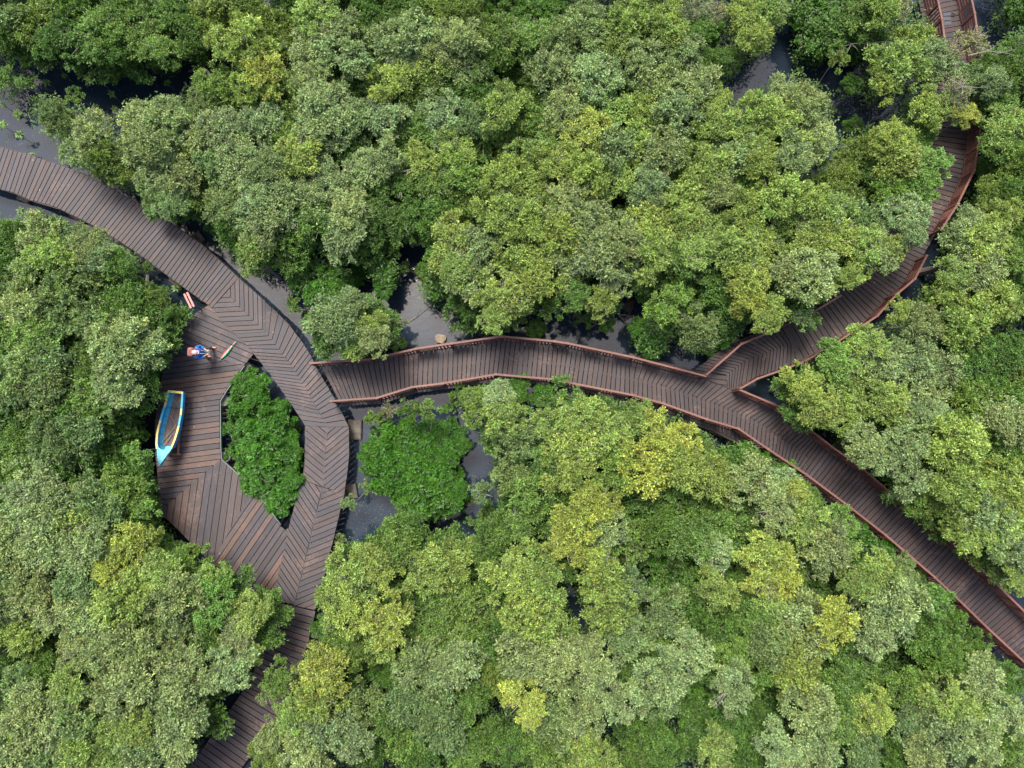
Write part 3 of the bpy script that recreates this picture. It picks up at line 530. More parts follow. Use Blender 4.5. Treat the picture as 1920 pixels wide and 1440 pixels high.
BL = """
20 12 38 Q;67 50 45 O;110 20 40 O;100 75 35 G;160 78 42 G;150 15 40 G;200 60 40 H;235 28 40 G;205 93 30 G;263 65 42 H;287 18 40 G;300 96 32 H;335 40 42 G;373 75 38 G;400 25 42 O;450 80 46 L;460 20 40 O;500 60 40 O;550 22 35 E;597 28 38 L;533 95 35 O;2 150 28 H;25 60 36 G
498 135 38 Y;520 168 35 L;470 160 30 L;410 160 38 H;380 195 28 Q;443 200 42 O;100 212 26 Q;112 232 30 Q;175 250 38 P;155 285 34 Q;200 297 36 O;235 322 30 O;268 238 38 P;310 228 38 P;335 250 34 H;275 270 38 P;350 285 32 O;300 318 38 P;333 335 36 P;290 352 28 Q;322 382 30 Q;360 355 32 O;395 390 28 D;445 435 38 D;402 420 24 D
385 255 36 P;420 245 38 P;400 300 34 Q;445 292 40 P;485 235 40 P;520 240 38 H;460 335 38 P;500 315 38 P;433 385 34 Q;478 385 36 P;515 362 38 P;500 418 38 P;535 405 38 Q;485 470 38 L;535 460 38 G;470 500 24 Q
637 67 40 P;647 117 42 P;580 100 38 P;593 157 36 P;607 207 42 P;557 207 36 H;593 253 40 P;547 260 36 H;627 233 36 P;560 293 38 L;603 333 40 P;573 377 38 P;620 383 38 P;660 393 36 P;647 443 34 P;597 417 36 H;687 317 38 P;720 300 34 P;710 347 36 H;720 217 38 P;680 227 36 Q;667 173 34 G;693 73 36 G;727 27 36 E;770 73 46 P;763 110 36 P;810 110 42 L;737 150 38 L;797 157 42 O;823 87 34 P;860 73 36 P;863 127 38 Q;900 167 36 G;773 27 36 G;820 20 34 O;873 27 34 O;930 27 36 E;947 67 38 O;990 77 36 H;1000 20 36 E;1040 27 36 E;1053 73 36 Q;1097 27 34 Q;1097 67 36 Q;640 20 34 E;685 20 30 G
1030 133 38 P;1057 150 32 Q;930 113 34 G;963 143 28 E;1013 187 34 G;940 207 38 L;830 213 36 P;887 227 34 Q;790 243 34 H;847 267 34 Q;853 293 38 L;863 327 40 V;790 313 34 L;813 350 34 H;753 350 30 G;873 383 38 H;780 383 30 E;980 233 36 H;947 260 30 O;1013 233 36 H;1060 207 38 P;1097 247 36 Y;1047 260 34 H;993 307 40 L;947 333 36 L;997 353 40 L;1040 317 36 L;1090 320 38 L;1053 373 38 P;947 407 44 L;1000 413 40 L;1097 417 40 P;847 450 38 L;897 462 40 P;813 410 34 G;970 460 38 L;753 413 30 G;1040 440 36 L;700 400 30 G;690 440 26 G;760 270 32 G;770 200 30 H;905 270 30 G;660 270 32 G;900 90 30 G;705 175 32 G;740 195 30 G;700 215 28 G;695 140 30 H;655 205 28 G;600 60 30 G;870 300 26 G;830 170 30 G;735 245 30 G;640 170 30 G;670 130 30 H;720 120 30 G
1173 50 40 L;1193 20 34 Q;1247 30 36 L;1253 67 36 L;1167 80 34 L;1280 103 32 P;1193 123 40 P;1120 147 40 P;1180 183 38 H;1147 213 40 L;1207 213 34 L;1247 160 42 P;1293 167 42 P;1333 190 32 L;1267 213 36 P;1343 230 40 L;1277 253 36 H;1200 267 40 L;1243 283 36 P;1147 283 40 P;1160 333 42 L;1327 310 44 L;1377 293 38 P;1403 267 34 L;1427 217 40 L;1470 172 30 P;1510 200 38 P;1527 260 38 P;1477 250 42 L;1480 300 42 P;1433 307 34 L;1287 377 40 L;1220 343 30 P;1343 360 36 P;1293 413 32 L;1213 420 42 L;1220 463 36 L;1110 423 44 P;1147 460 38 P;1347 433 36 L;1393 407 36 L;1453 377 42 L;1513 373 38 L;1513 410 34 P;1427 447 40 L;1547 453 36 L;1303 20 28 T;1320 60 28 E;1403 40 42 L;1410 75 34 L;1443 18 34 L;1360 112 28 G;1345 25 28 T;1260 440 26 E;1400 350 34 G;1250 370 26 E;1130 100 30 G;1300 290 32 G;1310 125 28 G
1520 20 38 D;1530 78 34 D;1580 33 42 D;1613 77 34 D;1570 110 24 O;1633 55 30 D;1645 18 38 L;1680 15 28 T;1595 162 24 E;1600 235 20 E;1680 123 46 L;1713 83 44 L;1653 155 32 L;1747 103 38 P;1780 92 26 T;1822 82 36 T;1770 137 42 P;1813 163 40 Q;1855 155 32 P;1730 207 44 L;1778 200 34 L;1808 212 26 Y;1730 250 34 G;1865 190 32 H;1790 175 34 T
1905 20 28 E;1905 95 32 G;1873 123 28 G;1905 150 34 G;1887 240 40 L;1875 270 34 H;1910 300 34 H;1667 260 34 Y;1613 287 36 O;1680 297 40 L;1713 310 44 V;1745 315 38 V;1738 352 30 V;1663 355 34 V;1580 327 36 O;1573 362 34 O;1697 400 40 P;1712 412 30 P;1705 440 32 P;1812 432 32 P;1820 460 38 P;1850 450 36 L;1873 405 32 L;1850 365 30 O;1900 360 34 G;1613 413 38 Q;1560 395 34 L;1570 450 40 L;1630 457 38 L;1665 470 34 L;1905 440 30 G;1850 320 26 E;1720 350 36 V;1640 395 28 G
1003 507 44 L;1065 482 42 P;1130 487 44 P;1130 566 30 L;1075 552 32 H;940 556 42 L;925 603 30 L;1027 583 24 G;1155 520 34 P;1212 478 38 L;1290 487 36 H;1277 520 36 G;1260 573 38 V;1310 618 38 Q;1355 610 30 D;1350 545 38 G;1220 640 30 D;1197 615 22 D;1093 602 17 E;1137 610 17 E;1006 615 20 E;1340 660 20 D;1383 462 40 L;1404 523 34 Y;1310 465 34 L;880 520 38 P;860 500 32 L;1395 558 28 Y;1440 582 34 L;1435 605 26 L;1503 600 22 Q;1480 525 42 P;1515 520 40 P;1530 550 22 L;1590 522 28 L;1612 508 22 L;1510 477 40 L;1572 470 36 H;1650 470 40 P;1240 610 26 D;880 560 30 G;1380 580 26 E;980 560 26 E;970 600 22 G;1180 570 14 B
1683 580 26 L;1728 614 38 P;1800 610 44 L;1842 565 38 L;1770 560 36 L;1885 575 34 L;1890 545 36 G;1550 655 24 V;1630 647 40 L;1576 677 40 V;1505 720 36 Y;1535 758 36 L;1597 724 40 L;1585 776 34 L;1662 683 42 P;1711 675 44 P;1757 696 44 P;1666 753 40 L;1720 753 44 P;1748 782 36 P;1616 833 36 P;1648 851 38 P;1695 827 42 P;1705 888 36 P;1785 835 42 L;1757 888 36 H;1826 761 42 H;1810 802 36 H;1871 753 38 G;1884 786 38 P;1851 810 34 G;1904 716 34 O;1863 704 34 G;1814 683 36 G;1892 667 36 G;1851 655 36 G;1830 868 40 H;1892 851 36 H;1884 900 38 L;1793 909 38 L;1790 508 32 L;1835 500 38 P;1885 490 38 H;1500 760 16 D;1560 800 14 D
1790 930 38 L;1779 965 38 O;1840 960 44 P;1877 930 36 L;1902 960 34 H;1829 1003 36 L;1877 1005 38 L;1905 1030 36 P;1868 1055 30 O;1905 1080 30 L;1745 920 32 H
892 750 26 H;935 745 32 P;890 783 22 H;945 785 32 L;975 728 26 E;1020 743 24 D;1097 743 15 D;970 830 38 Q;960 890 36 Q;1000 920 38 H;970 980 38 H;935 1000 30 G;1077 775 32 L;1127 775 30 G;1082 836 46 L;1062 885 38 L;1142 815 40 L;1147 890 40 H;1193 785 36 L;1238 812 42 Y;1228 764 14 L;1213 875 44 Y;1273 840 42 Y;1288 885 38 L;1313 842 28 H;1375 864 30 D;1425 877 28 D;1470 889 30 E;1345 900 36 L;1405 902 38 P;1370 927 34 G;1455 917 38 P;1485 922 28 Y;1450 957 34 P;1188 942 38 D;1248 937 34 D;1293 962 40 G;1253 982 36 G;1102 937 26 Y;1127 947 28 Y;1082 982 40 Y;1132 1002 34 P;1112 1038 32 Y;1172 1018 36 H;1203 982 34 E;1060 1028 28 Y;1223 1028 38 D;1303 1012 36 H;1339 1033 34 P;1364 987 36 H;1430 1043 36 Y;1460 1073 32 Y;1435 1088 30 Y;1344 1108 32 L;1475 997 15 L;1303 1063 34 D;1263 1093 36 D;1288 1133 34 G;1389 1153 34 G;1450 1133 32 L;1011 1053 44 L;961 1083 40 L;1021 1098 38 L;996 1143 40 L;920 1053 32 G;890 1033 26 H;880 1083 34 E;1122 1088 44 L;1162 1103 44 Q;1142 1143 42 L;1238 1143 44 Q;1020 870 34 H;1030 960 32 E;1040 800 30 L;1400 1100 30 G;1230 920 24 E;1410 990 28 G;1515 940 28 H
661 1081 40 L;707 1051 34 L;757 1025 36 H;757 1005 26 G;803 1071 38 L;848 1061 34 L;626 1058 18 D;614 1111 18 D;600 1177 22 E;641 1141 36 L;722 1162 38 Y;727 1202 34 L;641 1202 34 H;682 1222 32 O;682 1111 34 G;808 1146 40 H;762 1136 34 G;823 1197 40 H;883 1136 38 O;888 1182 38 H;858 1242 42 P;793 1257 42 Q;722 1247 34 E;606 1262 42 Y;573 1257 24 Y;596 1308 36 L;522 1272 34 H;497 1303 22 Q;553 1343 36 L;512 1380 34 P;606 1353 38 P;656 1388 38 P;571 1414 38 P;512 1418 32 O;682 1313 38 Q;762 1318 40 Q;823 1323 42 Q;883 1313 38 H;692 1393 34 G;762 1378 40 H;833 1378 40 Q;793 1415 36 G;924 1388 38 G;949 1262 36 O;984 1313 40 Y;994 1343 26 Y;984 1232 46 P;1039 1242 46 P;1024 1172 46 L;1085 1222 38 P;1110 1262 34 P;1044 1343 42 Q;1085 1338 40 P;969 1398 36 G;1024 1398 38 H;1085 1403 38 L;919 1252 32 E;940 1190 36 G;720 1100 30 G;840 1110 30 H;930 1120 28 G;730 1350 30 H;640 1330 30 G;870 1420 32 H
1126 1262 42 P;1162 1313 40 P;1288 1227 42 P;1232 1272 38 P;1242 1308 38 Q;1212 1373 34 G;1177 1350 28 E;1283 1288 32 E;1368 1293 36 P;1333 1242 34 G;1374 1343 34 G;1313 1343 32 E;1338 1404 38 L;1242 1409 36 G;1126 1424 34 L;1404 1404 34 G;1439 1303 36 D;1414 1242 34 G;1485 1252 46 L;1505 1187 46 P;1444 1202 34 Q;1414 1162 32 H;1565 1167 36 Y;1525 1137 34 G;1515 1323 42 P;1465 1414 40 P;1525 1409 42 P;1565 1278 36 H;1555 1348 36 H;1567 1066 22 L;1540 1026 38 P;1505 1061 34 H;1570 985 38 H;1515 985 38 L;1180 1190 38 Q;1210 1200 34 H;1340 1180 34 G;1290 1390 26 E;1180 1420 30 G;1430 1360 30 G;1500 1110 30 G;1370 1230 30 H;1200 1240 30 G
1643 1061 36 L;1608 1002 28 D;1693 1066 28 Q;1723 1083 16 G;1673 1137 46 P;1633 1192 40 P;1608 1101 30 L;1749 1126 34 V;1784 1165 30 E;1724 1187 38 G;1759 1232 38 G;1799 1242 36 H;1835 1214 30 G;1693 1283 38 H;1653 1242 32 D;1603 1293 34 G;1633 1333 38 L;1734 1303 38 Q;1835 1273 38 P;1885 1275 34 G;1784 1313 38 L;1825 1328 36 H;1885 1343 40 P;1784 1378 42 P;1714 1363 40 Q;1734 1414 38 P;1608 1404 38 Q;1668 1414 36 G;1835 1394 38 P;1890 1404 38 H;1600 1230 32 H;1660 1030 22 D;1580 1110 28 G
75 445 40 P;25 450 34 G;100 480 40 L;157 459 32 P;180 480 34 P;218 495 32 H;155 512 18 Y;62 510 40 Q;12 505 36 G;212 525 32 E;130 545 42 Q;85 545 38 H;20 555 38 Q;195 558 38 G;240 560 34 G;277 502 14 H;280 565 32 H;300 545 16 E;62 580 42 P;112 592 40 Q;175 595 42 Q;225 600 38 G;272 600 36 G;298 592 26 G;338 597 15 E;30 615 42 H;78 628 36 V;150 628 34 E;225 632 44 P;268 640 34 P;290 622 24 E;38 660 42 G;100 660 42 Q;162 660 36 G;228 680 42 P;180 695 36 H;268 682 28 E;50 700 42 Q;105 700 40 Q;75 735 40 Q;15 735 38 Q;125 735 36 G;180 735 38 H;225 728 34 P;250 706 24 G
105 775 38 G;38 785 40 G;163 765 30 G;150 805 38 Q;205 770 22 G;238 790 26 D;182 815 36 G;220 822 32 E;257 807 14 Q;255 850 24 V;225 862 34 E;270 872 24 G;140 855 38 G;102 838 38 Q;62 830 38 G;15 840 38 G;38 875 38 H;105 880 36 G;160 895 34 E;75 915 44 P;220 925 36 H;180 945 42 Q;245 940 34 H;272 955 24 V;278 918 18 D;100 950 46 P;50 960 42 P;135 970 40 L;12 955 30 G;88 985 44 P;38 1010 42 P;75 1035 42 P;150 1005 40 P;175 1022 44 P;250 1015 36 Y;285 1012 26 E;252 985 26 G;212 1062 26 Y;322 1035 22 E;140 1032 38 P;12 1030 34 Q;8 900 30 G
67 1113 46 P;15 1080 38 Q;15 1142 36 P;155 1090 40 Q;108 1148 42 P;44 1195 38 L;175 1160 46 P;228 1116 42 L;205 1072 30 E;277 1102 40 L;335 1116 44 P;348 1060 36 H;300 1075 34 L;398 1090 32 L;393 1131 34 V;344 1148 38 Q;388 1172 34 H;466 1147 30 L;485 1167 20 L;450 1190 30 P;239 1206 44 P;198 1218 38 P;157 1224 36 P;332 1207 40 P;102 1195 36 E;394 1210 32 G;430 1250 42 P;474 1228 22 L;350 1265 42 P;306 1240 30 Q;262 1277 46 P;195 1300 36 P;134 1291 36 L;82 1253 34 G;29 1253 32 E;9 1282 30 G;44 1300 36 Q;87 1303 30 E;280 1315 38 P;335 1335 42 P;378 1315 24 D;333 1380 38 P;262 1364 36 L;204 1379 38 L;58 1338 44 P;93 1355 44 P;131 1364 42 Q;29 1379 42 L;157 1408 42 L;277 1408 42 P;17 1423 40 P;93 1428 38 Q;204 1425 36 L;320 1425 32 G;385 1372 12 D;360 1330 22 E;420 1100 18 E;440 1110 14 E;270 1160 36 H;250 1245 28 E
625 600 38 P;650 585 30 P;665 640 32 L;705 635 36 P;690 615 32 L;742 605 20 Q;745 640 18 G;550 572 16 H;575 595 14 G;590 570 14 G;600 640 16 E
600 530 36 D;570 520 28 D;640 525 24 D;718 510 26 D;720 540 22 D;560 492 24 D;800 515 22 E;815 540 26 D;832 490 26 G;850 535 20 E;670 515 20 D;755 500 16 E
770 765 24 G;800 770 24 H;720 788 18 G;733 768 18 T;700 785 16 H;715 822 14 Q;692 912 15 Q;652 945 16 Q;745 940 13 Q;905 925 22 Q;880 940 11 H;882 975 11 V;820 1010 9 Q;715 990 11 E;637 1010 12 Q;840 760 18 E;865 740 20 G;915 965 20 H;705 1015 16 L;650 1055 16 E
722 852 38 D;760 838 40 D;805 822 32 D;843 828 32 D;757 882 44 D;800 868 38 D;748 905 28 D;790 922 42 D;832 912 34 D;802 950 22 D;848 935 24 D;835 858 22 D;700 850 24 D;735 885 34 D;772 950 26 D;820 850 32 D;862 832 18 D;780 848 38 D;815 935 32 D;858 922 18 D
455 716 18 D;470 748 32 D;492 788 42 D;500 836 44 D;502 878 42 D;516 915 32 D;522 943 20 D;466 800 28 D;466 845 24 D;476 702 14 D;548 850 18 D;545 800 14 D;548 900 16 D;432 800 13 D;435 850 12 D;520 770 18 D
795 990 13 B;672 1030 13 B;140 180 20 H
"""
lines = [l for l in BL.strip().split('\n')]  # some green crowns in the upper left canopy are added to cover sun glint
blobs = []
for li, l in enumerate(lines):
    for s_ in l.split(';'):
        if not s_.strip(): continue
        x, y, r, t_ = s_.split(); blobs.append((float(x), float(y), float(r), t_, li))
# margin copies outside the frame so that the canopy goes on
extra = []
for (x, y, r, t_, li) in blobs:
    if r < 28: continue
    for nx, ny in ((-x-14, y), (x, -y-14), (3840-x+14, y), (x, 2880-y+14)):
        if (-85 < nx < -8 or 1928 < nx < 2005 or -85 < ny < -8 or 1448 < ny < 1525) and not (nx < 0 and 60 < ny < 440) and not (330 < nx < 470 and ny > 1430) and not (1730 < nx < 1850 and ny < 0) and not (nx > 1900 and 1130 < ny < 1330):
            if random.random() < .8: extra.append((nx, ny, max(r, 38), t_, 99))
blobs += extra
def inpoly(p, poly):
    c = False; n = len(poly)
    for i in range(n):
        a, b = poly[i], poly[(i+1) % n]
        if (a.y > p.y) != (b.y > p.y) and p.x < (b.x-a.x)*(p.y-a.y)/(b.y-a.y)+a.x: c = not c
    return c
DP = [(min(p.x for p in q)-.3, max(p.x for p in q)+.3, min(p.y for p in q)-.3, max(p.y for p in q)+.3, q) for q in DECKPOLY]
def ondeck(p, m=.22):
    for x0, x1, y0, y1, q in DP:
        if x0 < p.x < x1 and y0 < p.y < y1:
            for dx, dy in ((0, 0), (m, 0), (-m, 0), (0, m), (0, -m)):
                if inpoly(Vector((p.x+dx, p.y+dy, 0)), q): return True
    return False
# cluster blobs into trees: same species, near each other, up to three blobs (single special shrubs take all)
fam = {'P': 0, 'Q': 0, 'L': 0, 'Y': 2, 'G': 3, 'H': 3, 'O': 3, 'V': 5, 'D': 6, 'E': 7, 'T': 8, 'B': 9}
special = {len(lines)-3: 'island', len(lines)-2: 'eye'}
used = [False]*len(blobs); trees = []
for i, b in enumerate(blobs):
    if used[i]: continue
    used[i] = True; g = [b]
    if b[4] in special:
        for j, c in enumerate(blobs):
            if not used[j] and c[4] == b[4]: used[j] = True; g.append(c)
    else:
        mx = 5 if b[3] not in 'BT' else 1
        while len(g) < mx:
            best = None
            for j, c in enumerate(blobs):
                if used[j] or fam[c[3]] != fam[b[3]] or c[4] in special: continue
                cx = sum(q[0] for q in g)/len(g); cy = sum(q[1] for q in g)/len(g)
                d_ = math.hypot(c[0]-cx, c[1]-cy)
                if d_ < 46+.72*(b[2]+c[2])/2 and (best is None or d_ < best[0]): best = (d_, j)
            if best is None: break
            used[best[1]] = True; g.append(blobs[best[1]])
    trees.append(g)
LM = [((318, 800), 'the blue boat'), ((368, 655), 'the person in blue'), ((495, 830), 'the eye-shaped deck opening'), ((790, 880), 'the round island shrub'), ((1355, 715), 'the boardwalk fork'),
      ((100, 335), 'the railless walk near the left edge'), ((330, 470), 'the middle of the railless walk'), ((250, 160), 'the top left water'), ((1400, 170), 'the top right water'),
      ((1780, 40), 'the boardwalk at the top edge'), ((1826, 320), 'the top right railing bend'), ((1650, 540), 'the shaded branch walk'), ((1720, 985), 'the walk towards the right edge'), ((1880, 1170), 'the walk end at right edge'),
      ((555, 1150), 'the lower end of the chevron walk'), ((400, 1400), 'the walk end at bottom edge'), ((940, 640), 'the humped railing'), ((760, 560), 'the middle pond'), ((1170, 570), 'the small dark pool'), ((1200, 760), 'the railing below the fork'),
      ((1500, 860), 'the chevron planks beyond the fork'), ((0, 1440), 'the bottom left corner'), ((1920, 1440), 'the bottom right corner'), ((1920, 640), 'the right edge'), ((960, 1440), 'the middle of the bottom edge'), ((1440, 1440), 'the bottom edge, right half'),
      ((960, 0), 'the middle of the top edge'), ((0, 0), 'the top left corner'), ((620, 60), 'the top edge, left half'), ((1250, 20), 'the top edge, right half'), ((0, 1100), 'the lower left edge'), ((0, 640), 'the left edge'), ((180, 1180), 'the lower left canopy centre'),
      ((700, 260), 'the upper left canopy centre'), ((1100, 300), 'the upper canopy centre'), ((1420, 380), 'the upper right canopy centre'), ((950, 1180), 'the lower canopy centre'), ((1250, 1150), 'the lower middle canopy'), ((1560, 1250), 'the lower right canopy centre'), ((720, 1260), 'the canopy right of the dark walk'), ((1720, 720), 'the right canopy centre'), ((1180, 980), 'the bright yellow tree')]
def dirword(dx, dy):
    a = math.degrees(math.atan2(-dy, dx)) % 360
    return ['right of', 'upper right of', 'above', 'upper left of', 'left of', 'lower left of', 'below', 'lower right of'][int((a+22.5)//45) % 8]
info = []
for g in trees:
    cx = sum(q[0] for q in g)/len(g); cy = sum(q[1] for q in g)/len(g)
    from collections import Counter
    tn = Counter(q[3] for q in g).most_common(1)[0][0]
    d_, lm, lp = min((math.hypot(cx-p[0], cy-p[1]), n_, p) for p, n_ in LM)
    big = sum(q[2]**2 for q in g)**.5
    small = big < 34
    kind = 'tuft' if tn == 'B' else ('shrub' if (tn in 'DE' or small) else 'tree')
    size = 'tiny' if big < 20 else 'small' if big < 34 else 'broad' if big > 66 else 'large' if big > 50 else 'compact'
    rel = dirword(cx-lp[0], cy-lp[1]) if d_ > 22 else 'beside'
    far = '' if d_ < 75 else 'well '
    info.append([cx, cy, tn, kind, size, f'{far}{rel} {lm}', g])
bykey = {}
for k, it in enumerate(info): bykey.setdefault((it[4], it[2], it[3], it[5]), []).append(k)
labels = [None]*len(info)
for key, ks in bykey.items():
    base = f'{key[0]} {TNAME[key[1]]} mangrove {key[2]}' if key[1] != 'B' else f'{key[0]} {TNAME[key[1]]} tuft of dead twigs'
    if len(ks) == 1: labels[ks[0]] = f'{base} {key[3]}'
    else:
        xs = [info[k][0] for k in ks]; ys = [info[k][1] for k in ks]
        horiz = max(xs)-min(xs) > max(ys)-min(ys)
        ks = sorted(ks, key=lambda k: info[k][0 if horiz else 1]); n_ = len(ks)
        w2 = ('left', 'right') if horiz else ('upper', 'lower')
        w3 = {3: ('left', 'middle', 'right') if horiz else ('top', 'middle', 'bottom'), 4: ('first from left', 'second from left', 'third from left', 'fourth from left') if horiz else ('first from top', 'second from top', 'third from top', 'fourth from top')}
        for q, k in enumerate(ks):
            o_ = w2[q] if n_ == 2 else w3[min(n_, 4)][min(q, 3)]
            labels[k] = f'{base} {key[3]}, {o_} of {n_}'
for k, it in enumerate(info):
    if len(labels[k].split()) > 16: labels[k] = labels[k].replace('the ', '').replace('compact ', '')
    if it[6][0][4] == len(lines)-3: labels[k] = 'large glossy green mangrove shrub alone in the pond with a notch on its right'
    if it[6][0][4] == len(lines)-2: labels[k] = 'glossy green mangrove shrub filling the eye-shaped opening between the decks'
    if abs(it[0]-155) < 3 and abs(it[1]-512) < 3: labels[k] = 'small bright yellow-green tuft of mangrove leaves amid the left canopy'

def rot_axis(c): return c
ntree = 0
BXY = np.array([(b[0], b[1]) for b in blobs])
WA = [(230, 160), (300, 165), (60, 240), (30, 280), (130, 160), (1410, 160), (1390, 190), (1480, 140), (1560, 240), (1600, 210), (1540, 215), (1650, 240), (750, 480), (770, 560), (830, 610), (900, 830), (890, 890), (700, 960), (850, 990), (1190, 560), (1050, 630), (1240, 660), (220, 470), (300, 540), (400, 450), (130, 430), (1790, 20)]
def neardeck(x, y, r, k=1.15):
    for i in range(12):
        if ondeck(P(x+r*k*math.cos(i*.5236), y+r*k*math.sin(i*.5236), 1.0), 0): return True
    return False
def interior(x, y):
    if min(math.hypot(x-a, y-b) for a, b in WA) < 62: return False
    return int((np.hypot(BXY[:, 0]-x, BXY[:, 1]-y) < 78).sum()) >= 6
for (cx, cy, tn, kind, size, rel, g), lab in zip(info, labels):
    cl = []
    for (x, y, r, t_, li) in g:
        big = r >= 22
        z = HT[t_]*(1 if big else .5)+random.uniform(-.25, .35)*(1 if big else .3)
        if li in special: z = 1.15 if li == len(lines)-3 else .95; z += random.uniform(-.12, .22)
        if t_ in 'DE' and li not in special: z = min(z, 1.0+r/40)
        if 8 <= r < 16: z = .45+r*.02
        p = P(x, y, z); inn = li not in special and r >= 26 and interior(x, y) and t_ not in 'TB' and not neardeck(x, y, r)
        nd = (not inn) and li not in special and neardeck(x, y, r, .95)
        rad = r*(CAMZ-z)/F*((1.2 if li == len(lines)-3 else 1.3) if li in special else 1.28 if inn else 0.98 if (r < 30 or nd) else 1.1)
        cl.append((p, rad, t_, li, inn))
    base = sum((c[0] for c in cl), Vector((0, 0, 0)))/len(cl); base.z = 0
    b0 = base.copy(); kk = 0
    while ondeck(base) and kk < 200:
        kk += 1; a = kk*2.4; base = b0+Vector((math.cos(a), math.sin(a), 0))*(.045*kk)
    nm = {'tree': 'mangrove_tree', 'shrub': 'mangrove_shrub', 'tuft': 'dead_twig_tuft'}[kind]
    grp = {'tree': 'mangrove trees of the canopy', 'shrub': 'low mangrove shrubs', 'tuft': 'dead twig tufts in the pond'}[kind]
    root = empty(nm, base, lab, {'tree': 'tree', 'shrub': 'shrub', 'tuft': 'dead plant'}[kind], grp)
    # trunk and limbs
    m = MB(); H = min(c[0].z for c in cl); tr = .035+.022*len(cl) if kind == 'tree' else .03
    forkz = H*.4; lean = Vector((random.uniform(-.15, .15), random.uniform(-.15, .15), 0))
    fk = base.lerp(Vector((b0.x, b0.y, 0)), .5)+lean; fk.z = forkz
    m.tube([base+Vector((0, 0, -.5)), base+Vector((0, 0, .1)), base.lerp(fk, .6)+Vector((.04, 0, 0)), fk], [tr*1.5, tr*1.2, tr, tr*.85], 7)
    if kind != 'tuft':
        for (p, rad, t_, li, inn) in cl:
            mid_ = fk.lerp(p, .5)+Vector((random.uniform(-.1, .1), random.uniform(-.1, .1), .1)); q = p+Vector((0, 0, -.15*rad))
            m.tube([fk, mid_, q], [tr*.7, tr*.5, tr*.35], 5)
            ntw = 16 if t_ == 'T' else 7 if t_ in 'PQLY' else 5
            for j in range(ntw):
                a = random.uniform(0, 6.28); rr = rad*random.uniform(.35, .95 if t_ != 'T' else 1.15); zt = .6*math.sqrt(max(0, 1-(rr/rad/1.1)**2))*rad+(random.uniform(-.12, .06) if t_ != 'T' else random.uniform(.0, .12))
                e = p+Vector((rr*math.cos(a), rr*math.sin(a), zt)); md = q.lerp(e, .55)+Vector((0, 0, random.uniform(-.03, .12)))
                m.tube([q, md, e], [.02, .013, .005], 4, cap=False)
    else:
        for j in range(70):
            a = random.uniform(0, 6.28); rr = cl[0][1]*random.uniform(.4, 1)
            m.tube([base+Vector((0, 0, .05)), base+Vector((rr*math.cos(a)*.5, rr*math.sin(a)*.5, .22)), base+Vector((rr*math.cos(a), rr*math.sin(a), random.uniform(.1, .4)))], [.012, .009, .004], 3, cap=False)
    m.build('trunk' if kind == 'tree' else 'stems', M_BARK, root)
    for (p, rad, t_, li, inn) in cl:
        if t_ in 'DE' and rad > .42: pool, rn = GLOS, R0
        elif t_ in 'DE': pool, rn = GLOSS_S, .45
        elif t_ == 'T': pool, rn = FINEB, R0
        elif t_ == 'B': pool, rn = FINEB, R0*1.2
        elif rad < .5: pool, rn = SMALL, .5
        else: pool, rn = FINE, R0
        o = bpy.data.objects.new('foliage', random.choice(pool)); C.objects.link(o); o.parent = root
        o.location = p-base-Vector((0, 0, .25*rad)); s_ = rad/rn
        sz = s_*random.uniform(.85, 1.2)
        o.scale = (s_*random.uniform(.93, 1.1), s_*random.uniform(.93, 1.1), sz); o.rotation_euler = (random.uniform(-.12, .12), random.uniform(-.12, .12), random.uniform(0, 6.28))
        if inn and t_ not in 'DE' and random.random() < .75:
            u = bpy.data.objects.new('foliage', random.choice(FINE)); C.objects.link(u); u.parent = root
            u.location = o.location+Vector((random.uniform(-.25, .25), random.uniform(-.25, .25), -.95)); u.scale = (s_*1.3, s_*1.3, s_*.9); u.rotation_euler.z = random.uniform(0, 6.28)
            c = TONE['G']; u.color = (*c, 1)  # darker than the crown above: shade of the canopy gaps put into leaf colour
        k = random.uniform(.9, 1.1); c = TONE[t_]; h = random.uniform(-.07, .07)
        o.color = (c[0]*k*(1+h), c[1]*k, c[2]*k*(1-h), 1)
    ntree += 1
print('TREES', ntree, 'blobs', len(blobs), Counter(i[3] for i in info))

# undergrowth: uncountable low leaves beneath the canopy
rs = np.random.default_rng(5); pos = []
for (x, y, r, t_, li) in blobs:
    if r < 26 or li in special: continue
    n = int(420*(r/38)**2); p = P(x, y, 1.3); R_ = r*29.7/F*1.12
    a = rs.uniform(0, 6.283, n); rr = np.sqrt(rs.uniform(0, 1, n))*R_
    z = rs.uniform(.35, 2.1, n)
    pts = np.stack([p.x+rr*np.cos(a), p.y+rr*np.sin(a), z], 1)
    pos.append(pts[::1] if not ondeck(Vector((p.x, p.y, 0)), .9) else pts[:0])
pos = np.concatenate(pos); n = len(pos)
keep = np.array([not ondeck(Vector(q), .12) for q in pos]); pos = pos[keep]; pos = np.repeat(pos, 4, 0)+rs.normal(scale=.07, size=(len(pos)*4, 3)); n = len(pos)
v, f = leaves(pos, np.concatenate([rs.normal(size=(n, 2)), rs.uniform(-.3, .6, (n, 1))], 1), unit(np.array([0, 0, 1.])+rs.normal(scale=.3, size=(n, 3))), .12, .055, rs)
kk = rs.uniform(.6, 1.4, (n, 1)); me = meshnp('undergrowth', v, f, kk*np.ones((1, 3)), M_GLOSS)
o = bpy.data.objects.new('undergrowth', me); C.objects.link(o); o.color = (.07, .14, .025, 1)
tag(o, 'deep green leafy undergrowth in the gaps beneath the mangrove crowns', 'undergrowth', kind='stuff')

